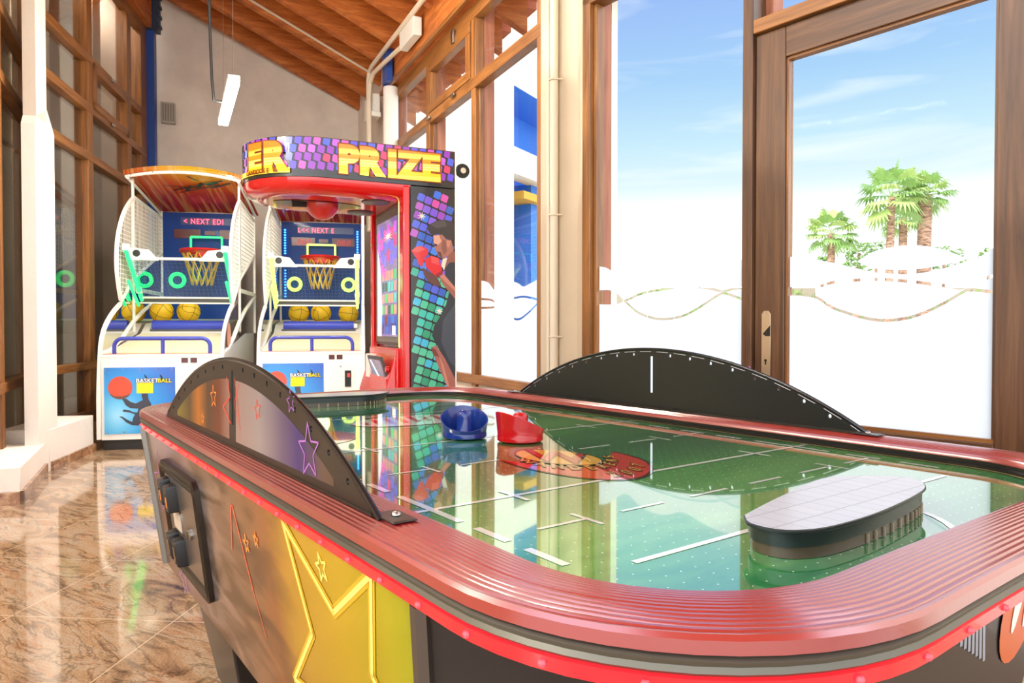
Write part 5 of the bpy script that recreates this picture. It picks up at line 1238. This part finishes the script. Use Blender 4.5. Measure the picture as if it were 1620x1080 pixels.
m.tube([(RA, .92, 1.835), (RA, .78, 1.84)], .03, black_plastic, 10); m.build('ball_arm', BX)
for z in (2.03,):
    m = MB(); m.lathe([(.043, -.012), (.046, .0), (.043, .012)], black_plastic, 22, Matrix.Translation((.0, -.05, z)) @ Matrix.Rotation(R(90), 4, 'Y')); m.lathe([(.018, -.016), (.02, .0), (.018, .016)], chrome, 18, Matrix.Translation((.0, -.05, z)) @ Matrix.Rotation(R(90), 4, 'Y')); m.build('transport_wheel', BX)

# ================================================================== FIXTURES
lamp_m = mat('lamp_diffuser', (1, 1, 1), .4, emit=(1., .9, .76), es=240.)
lamp_body = mat('lamp_housing', srgb(228, 224, 216), .4)
def pendant(mid, top_z, label, name='pendant_lamp', length=1.16):
    yaw = math.atan2(-.901, .434) + math.pi / 2
    t = thing(name, label, 'pendant lamp', mid, yaw)
    m = MB(); m.box((-.042, -length / 2, .012), (.042, length / 2, .045), lamp_body); m.build('housing', t, .003)
    m = MB(); m.box((-.038, -length / 2 + .006, -.018), (.038, length / 2 - .006, .012), lamp_m); m.build('diffuser', t, .006)
    m = MB(); h_ = top_z - mid[2]; m.tube([(-.10, .06, .03), (-.115, .06, .10 * h_), (-.13, .05, .35 * h_), (-.11, .04, .65 * h_), (-.11, .03, h_)], .011, cable_black, 6); m.tube([(-.10, .06, .03), (-.03, .05, .03)], .011, cable_black, 6); m.build('cable', t)
    m = MB(); m.tube([(.0, -.50, .045), (.0, -.50, h_)], .0022, steel, 4); m.tube([(.0, .50, .045), (.0, .50, h_)], .0022, steel, 4); m.build('suspension_wire', t)
    return t
# unseen fill lamps added: two for the corridor wall, one for the gable
for t_, lb in ((.6, 'unseen fill lamp added to light the corridor wall outside the left windows, nearer one'), (2.7, 'unseen fill lamp added to light the corridor wall outside the left windows, farther one')):
    q = FL @ Vector((t_, -.55, 5.0)); pendant(tuple(q), 5.5, lb)
pendant((-1.3, 4.9, 4.0), 4.62, 'unseen fill lamp added high in the room to brighten the gable wall')
pendant((-2.24, 5.62, 2.82), 4.95, 'lit white linear pendant lamp hanging on a black cable before the gable wall')
# one more lamp added out of view to brighten the room
pendant((-3.0, 1.3, 2.95), 4.3, 'unseen fill lamp added beside the near left window')

def px_thing(F, name, label, cat, fn):
    o = fn(); return tag(o, label, cat)
gb = MB(FG)
gb.box((2.28, .0, 3.62), (2.44, .07, 3.88), mat('vent_grey', srgb(176, 168, 154), .5))
go_ = tag(gb.build('wall_vent', None, .006), 'small grey louvred box on the grey gable wall', 'vent')
for i in range(5):
    sl2 = MB(FG); sl2.box((2.292 + i * .029, .07, 3.645), (2.304 + i * .029, .08, 3.855), mat('vent_slat', srgb(120, 112, 102), .5)); sl2.build('slat', go_)
# conduits on the far right wall (t along wall, n into the room, z)
def wp(t, z, n=.14): return tuple(FR @ Vector((t, n, z)))
m = MB(); m.tube([wp(1.43, 2.2, .22), wp(1.43, 3.98, .22), wp(1.48, 4.07, .22), wp(1.62, 4.095, .22), wp(1.95, 4.095, .22), wp(2.36, 4.095, .22), wp(2.76, 4.095, .22), wp(5.2, 4.095, .22)], .026, grey_pipe, 8)
tag(m.build('conduit'), 'cream conduit pipe curving along the top of the right timber beam', 'conduit')
m = MB(); m.tube([wp(1.53, 2.2, .235), wp(1.53, 3.74, .235), wp(1.57, 3.90, .235), wp(1.72, 3.97, .235), wp(2.15, 3.95, .225), wp(2.45, 3.95, .20), wp(2.70, 3.95, .18)], .024, grey_pipe, 8)
tag(m.build('conduit'), 'cream conduit pipe bending into the box on the right beam', 'conduit')
m = MB(FR); m.box((2.68, .13, 3.89), (3.14, .22, 4.07), white_plastic); tag(m.build('junction_box', None, .008), 'white junction box on the right timber beam', 'junction box')
m = MB(FR); m.box((1.16, .10, 3.60), (1.50, .20, 3.82), white_plastic); m.box((1.20, .10, 3.54), (1.54, .215, 3.60), white_plastic); tag(m.build('junction_box', None, .008), 'white junction box on the conduits left of the white duct', 'junction box')
m = MB(FR); m.lathe([(.085, 1.0), (.085, 3.80), (.08, 3.81)], white_metal, 24, Matrix.Translation((1.95, .10, -.055))); tag(m.build('duct_pipe'), 'thick white vertical duct in the far right corner', 'duct')
m = MB(FR); m.tube([(1.215, .16, roofz(.16) + .05), (1.215, 1.2, roofz(1.2) + .05), (1.215, 3.8, roofz(3.8) + .05)], .014, grey_pipe, 6); tag(m.build('conduit'), 'thin cream conduit running up along a roof rafter', 'conduit')
# pipes with clips on the corner column
def cp(t, n, z):   # on the column's front face
    a = Vector((.196, 4.62)); c = Vector((.405, 4.40)); d = (c - a).normalized(); nn = Vector((d.y, -d.x)); q = a + d * t + nn * n; return (q.x, q.y, z)
m = MB(); m.tube([cp(.135, .03, .3), cp(.135, .03, 4.3)], .026, grey_pipe, 12); pc = tag(m.build('conduit'), 'thick cream pipe fixed upright on the beige corner column', 'conduit')
for z in (.62, 1.0, 1.77, 2.62):
    k_ = MB(); k_.tube([cp(.085, .006, z), cp(.105, .03, z), cp(.12, .06, z), cp(.15, .06, z), cp(.166, .03, z), cp(.185, .006, z)], .006, grey_pipe, 6); k_.build('pipe_clip', pc)
m = MB(); m.tube([cp(.075, .018, .3), cp(.075, .018, 4.3)], .013, grey_pipe, 10); tag(m.build('conduit'), 'thin cream pipe beside the thick one on the corner column', 'conduit')
# red cable on left beam
m = MB(FL); m.tube([(2.55, .125, 5.25), (2.75, .13, 5.02), (2.95, .13, 4.92), (3.1, .13, 5.1)], .008, mat('red_cable', srgb(190, 40, 40), .5), 6); tag(m.build('cable'), 'thin red cable on the left timber beam', 'cable')

# ================================================================== OUTSIDE
gm = mat('pale_paving', srgb(232, 228, 218), .9)
g = MB(); g.box((-60, -8, -.3), (200, 260, -.11), gm); struct(g.build('ground'), 'pale sunlit paving outside', 'ground')
# cream and blue building
BF = frame_of((-1.8, 12.0), (.5, .866), (1, -.6))
BL = struct(bpy.data.objects.new('neighbour_building', None)); COL.objects.link(BL); del BL['kind']; tag(BL, 'cream and blue building seen through the far right windows', 'building')
w = MB(BF)
H1, T0, T1 = 10., -.3, 7.9
def wallpiece(t0, t1, z0, z1): w.box((t0, -.4, z0), (t1, 0, z1), plaster_cream)
wallpiece(T0, 3.68, 0, H1); wallpiece(3.68, 7.0, 6.25, H1); wallpiece(3.68, 7.0, 4.38, 4.95); wallpiece(3.68, 7.0, 0, .4); wallpiece(7.0, T1, 0, H1)
w.build('wall', BL)
w = MB(BF); w.box((3.6, -1.3, 0), (7.1, -1.1, 6.3), blue_paint); w.box((3.60, -1.2, 0), (3.68, -.4, 6.3), blue_paint); w.box((5.0, -1.2, 0), (7.1, -.30, 4.4), blue_paint); w.box((3.68, -1.2, 6.24), (7., -.02, 6.3), blue_paint); w.build('recess', BL)
w = MB(BF); w.box((3.75, -.9, 2.5), (4.75, -.8, 4.1), mat('far_pane', srgb(110, 140, 170), .2)); 
for a, c, d, e_ in ((3.7, 3.8, 2.4, 4.2), (4.7, 4.85, 2.4, 4.2), (3.7, 4.85, 2.4, 2.5), (3.7, 4.85, 4.1, 4.2)): w.box((a, -.92, d), (c, -.74, e_), red_w)
w.build('window', BL); w = MB(BF); w.box((4.3, -.8, 3.95), (6.8, -.1, 4.12), mat('orange_awning', srgb(236, 176, 60), .7)); w.build('awning', BL)
w = MB(BF); w.box((3.7, -.85, .4), (5.0, -.75, 2.0), mat('far_brown_door', srgb(120, 70, 44), .7)); w.build('lower_window', BL)
# eaves of this roof outside the windows: terracotta tiles on the edge
tc_ = mat('terracotta_tile', srgb(186, 104, 74), .8)
w = MB(FR)
for k in range(17): w.box((.2 + k * .28, -.80, roofz(-.62) + .30 + .03 * (k % 2)), (.2 + k * .28 + .2, -.50, roofz(-.62) + .40 + .03 * (k % 2)), tc_)
struct(w.build('eaves_tiles', ceiling))
w = MB(FR); w.raw([(0, -.62, roofz(-.62) + .325), (5.2, -.62, roofz(-.62) + .325), (5.2, -.16, roofz(-.16) + .325), (0, -.16, roofz(-.16) + .325)], [(0, 1, 2, 3)], mat('yellow_eaves_board', srgb(216, 176, 100), .7)); struct(w.build('eaves_board', ceiling))
# palms
leaf_a = mat('palm_leaf', srgb(150, 184, 104), .6); leaf_b = mat('palm_leaf_pale', srgb(188, 208, 126), .6); trunk_m = mat('palm_trunk', srgb(178, 138, 112), .9); nt, b = nodes(trunk_m)
v = coords(nt, (3, 3, 14)); n1 = add(nt, 'ShaderNodeTexNoise', Scale=1., Detail=5.); nt.links.new(v, n1.inputs[0]); nt.links.new(ramp(nt, n1.outputs[0], [(.35, srgb(120, 88, 70)), (.6, srgb(196, 156, 130))]), b.inputs['Base Color'])
def palm(x, y, h, rt, rc, label, seed, shag=0.):
    rd = random.Random(seed); t = thing('palm_tree', label, 'palm tree', (x, y, -.11), rd.uniform(0, 6), 'palm trees beyond the door')
    m = MB(); lean = rd.uniform(-.15, .15); path = [(lean * (i / 10) ** 2, 0, h * i / 10) for i in range(11)]
    m.tube(path, [rt * (1.25 - .35 * i / 10 + shag * (.5 if i > 3 else 0) * (i / 10)) for i in range(11)], trunk_m, 12)
    for k in range(int(40 + 60 * shag)):
        a = rd.uniform(0, 6.28); z = rd.uniform(h * .35, h * .97); r_ = rt * (1.0 + .3 * shag); m.raw([(lean * (z / h) ** 2 + r_ * math.cos(a - .2), r_ * math.sin(a - .2), z), (lean * (z / h) ** 2 + r_ * math.cos(a + .2), r_ * math.sin(a + .2), z), (lean * (z / h) ** 2 + r_ * 1.35 * math.cos(a), r_ * 1.35 * math.sin(a), z + .18)], [(0, 1, 2)], trunk_m)
    m.build('trunk', t, fix=False)
    m = MB(); top = Vector((lean, 0, h))
    for k in range(30):
        az = k * 2.4 + rd.uniform(-.3, .3); el = R(lerp(78, -42, (k / 29) ** .85) + rd.uniform(-8, 8)); L_ = rc * rd.uniform(.5, .66)
        d = Vector((math.cos(az) * math.cos(el), math.sin(az) * math.cos(el), math.sin(el))); hub = top + d * L_; sidev = d.cross(Vector((0, 0, 1))); sidev = sidev.normalized() if sidev.length > .05 else Vector((1, 0, 0)); upv = sidev.cross(d)
        mm = rd.choice([leaf_a, leaf_a, leaf_b]); m.tube([tuple(top), tuple(hub)], rt * .06, mm, 4)
        for q in range(15):
            an = R(lerp(-105, 105, q / 14)); dd_ = (d * math.cos(an) + sidev * math.sin(an)); ll = rc * .52 * (1 - .25 * abs(q - 7) / 7) * rd.uniform(.85, 1.05)
            w_ = sidev * math.cos(an) - d * math.sin(an); mid = hub + dd_ * ll * .6 + upv * .02 * rc; tip = hub + dd_ * ll - Vector((0, 0, 1)) * ll * rd.uniform(.18, .42); ww = rc * .038
            m.raw([tuple(hub), tuple(mid + w_ * ww), tuple(tip), tuple(mid - w_ * ww)], [(0, 1, 2, 3)], mm)
    m.build('crown', t, fix=False)
def dirpt(px, dist): return ((px - 810) / 1120 * dist, dist)
x, y = dirpt(1313, 46); palm(x, y, 7.3, .24, 1.9, 'lowest palm tree, standing alone at the left beyond the door', 1)
x, y = dirpt(1405, 44); palm(x, y, 9.3, .22, 2.3, 'tallest palm tree with slim smooth trunk in the middle of the group', 2)
x, y = dirpt(1427, 50); palm(x, y, 8.9, .26, 1.9, 'small palm tree half hidden between two larger palms', 3, .2)
x, y = dirpt(1460, 45); palm(x, y, 9.6, .34, 1.75, 'right hand palm tree with thick shaggy trunk', 4, .5)
bush_m = mat('bush_leaf', srgb(128, 160, 84), .7)
def bush(px, dist, z0, rx, rz, label, seed, n=260):
    rd = random.Random(seed); x, y = dirpt(px, dist); m = MB()
    for _ in range(n):
        a, c = rd.uniform(0, 6.28), math.acos(rd.uniform(-1, 1)); rr = rd.uniform(.6, 1.05); p_ = Vector((rx * rr * math.sin(c) * math.cos(a), rx * .7 * rr * math.sin(c) * math.sin(a), rz * rr * math.cos(c))); s_ = rd.uniform(.10, .22)
        u_ = Vector((rd.gauss(0, 1), rd.gauss(0, 1), rd.gauss(0, 1))).normalized(); w_ = u_.orthogonal().normalized()
        m.raw([tuple(p_ + u_ * s_), tuple(p_ + w_ * s_ * .5), tuple(p_ - u_ * s_), tuple(p_ - w_ * s_ * .5)], [(0, 1, 2, 3)], bush_m)
    m.tube([(0, 0, -z0 - .1), (0, 0, 0)], .12, trunk_m, 6)
    o = m.build('bush', fix=False); o.location = (x, y, z0); return tag(o, label, 'bush', 'bushes beyond the door')
bush(1358, 52, 6.6, 1.2, .8, 'pale green bush between the lowest palm and the tall palms', 11)
bush(1385, 55, 7.0, 1.1, .9, 'pale green bush right beside the slim palm trunk', 12)
bush(1492, 52, 6.2, 1.7, .9, 'pale green bush at the right foot of the shaggy palm', 13)
bush(1562, 56, 6.9, .8, .5, 'small bush at the far right edge of the door pane', 14, 120)
bush(1300, 50, 5.7, .5, .5, 'small dark bush at the left foot of the lowest palm', 15, 120)
bush(1352, 40, 4.5, .8, .6, 'low green bush just above the frosted wave of the door', 16, 160)
# far garden wall seen through the gaps in the film
w = MB(); w.box((2, 62, -.11), (60, 63, 4.6), mat('garden_wall', srgb(176, 160, 140), .9)); 
tag(w.build('garden_wall'), 'long grey brown garden wall far beyond the door', 'wall')
w = MB(); hm = mat('hedge_leaf', srgb(140, 156, 90), .8)
rd = random.Random(5)
for _ in range(900):
    p_ = Vector((rd.uniform(8, 50), rd.uniform(56, 59), rd.uniform(0, 4.2))); s_ = rd.uniform(.2, .5); u_ = Vector((rd.gauss(0, 1), rd.gauss(0, 1), rd.gauss(0, 1))).normalized(); w_ = u_.orthogonal().normalized()
    w.raw([tuple(p_ + u_ * s_), tuple(p_ + w_ * s_ * .5), tuple(p_ - u_ * s_), tuple(p_ - w_ * s_ * .5)], [(0, 1, 2, 3)], hm)
tag(w.build('hedge', fix=False), 'loose green hedge before the far garden wall', 'hedge', None, 'stuff')
# thin masts
for px_, yt, lb in ((986, 8.2, 'leftmost'), (1024, 8.4, 'middle'), (1067, 9.2, 'rightmost')):
    x, y = dirpt(px_, 60); m = MB(); m.tube([(x, y, -.11), (x, y, yt)], .045, mat('pale_mast', srgb(196, 190, 190), .5), 6); tag(m.build('mast'), lb + ' of the three thin pale masts beyond the fixed window', 'mast', 'thin masts beyond the fixed window')
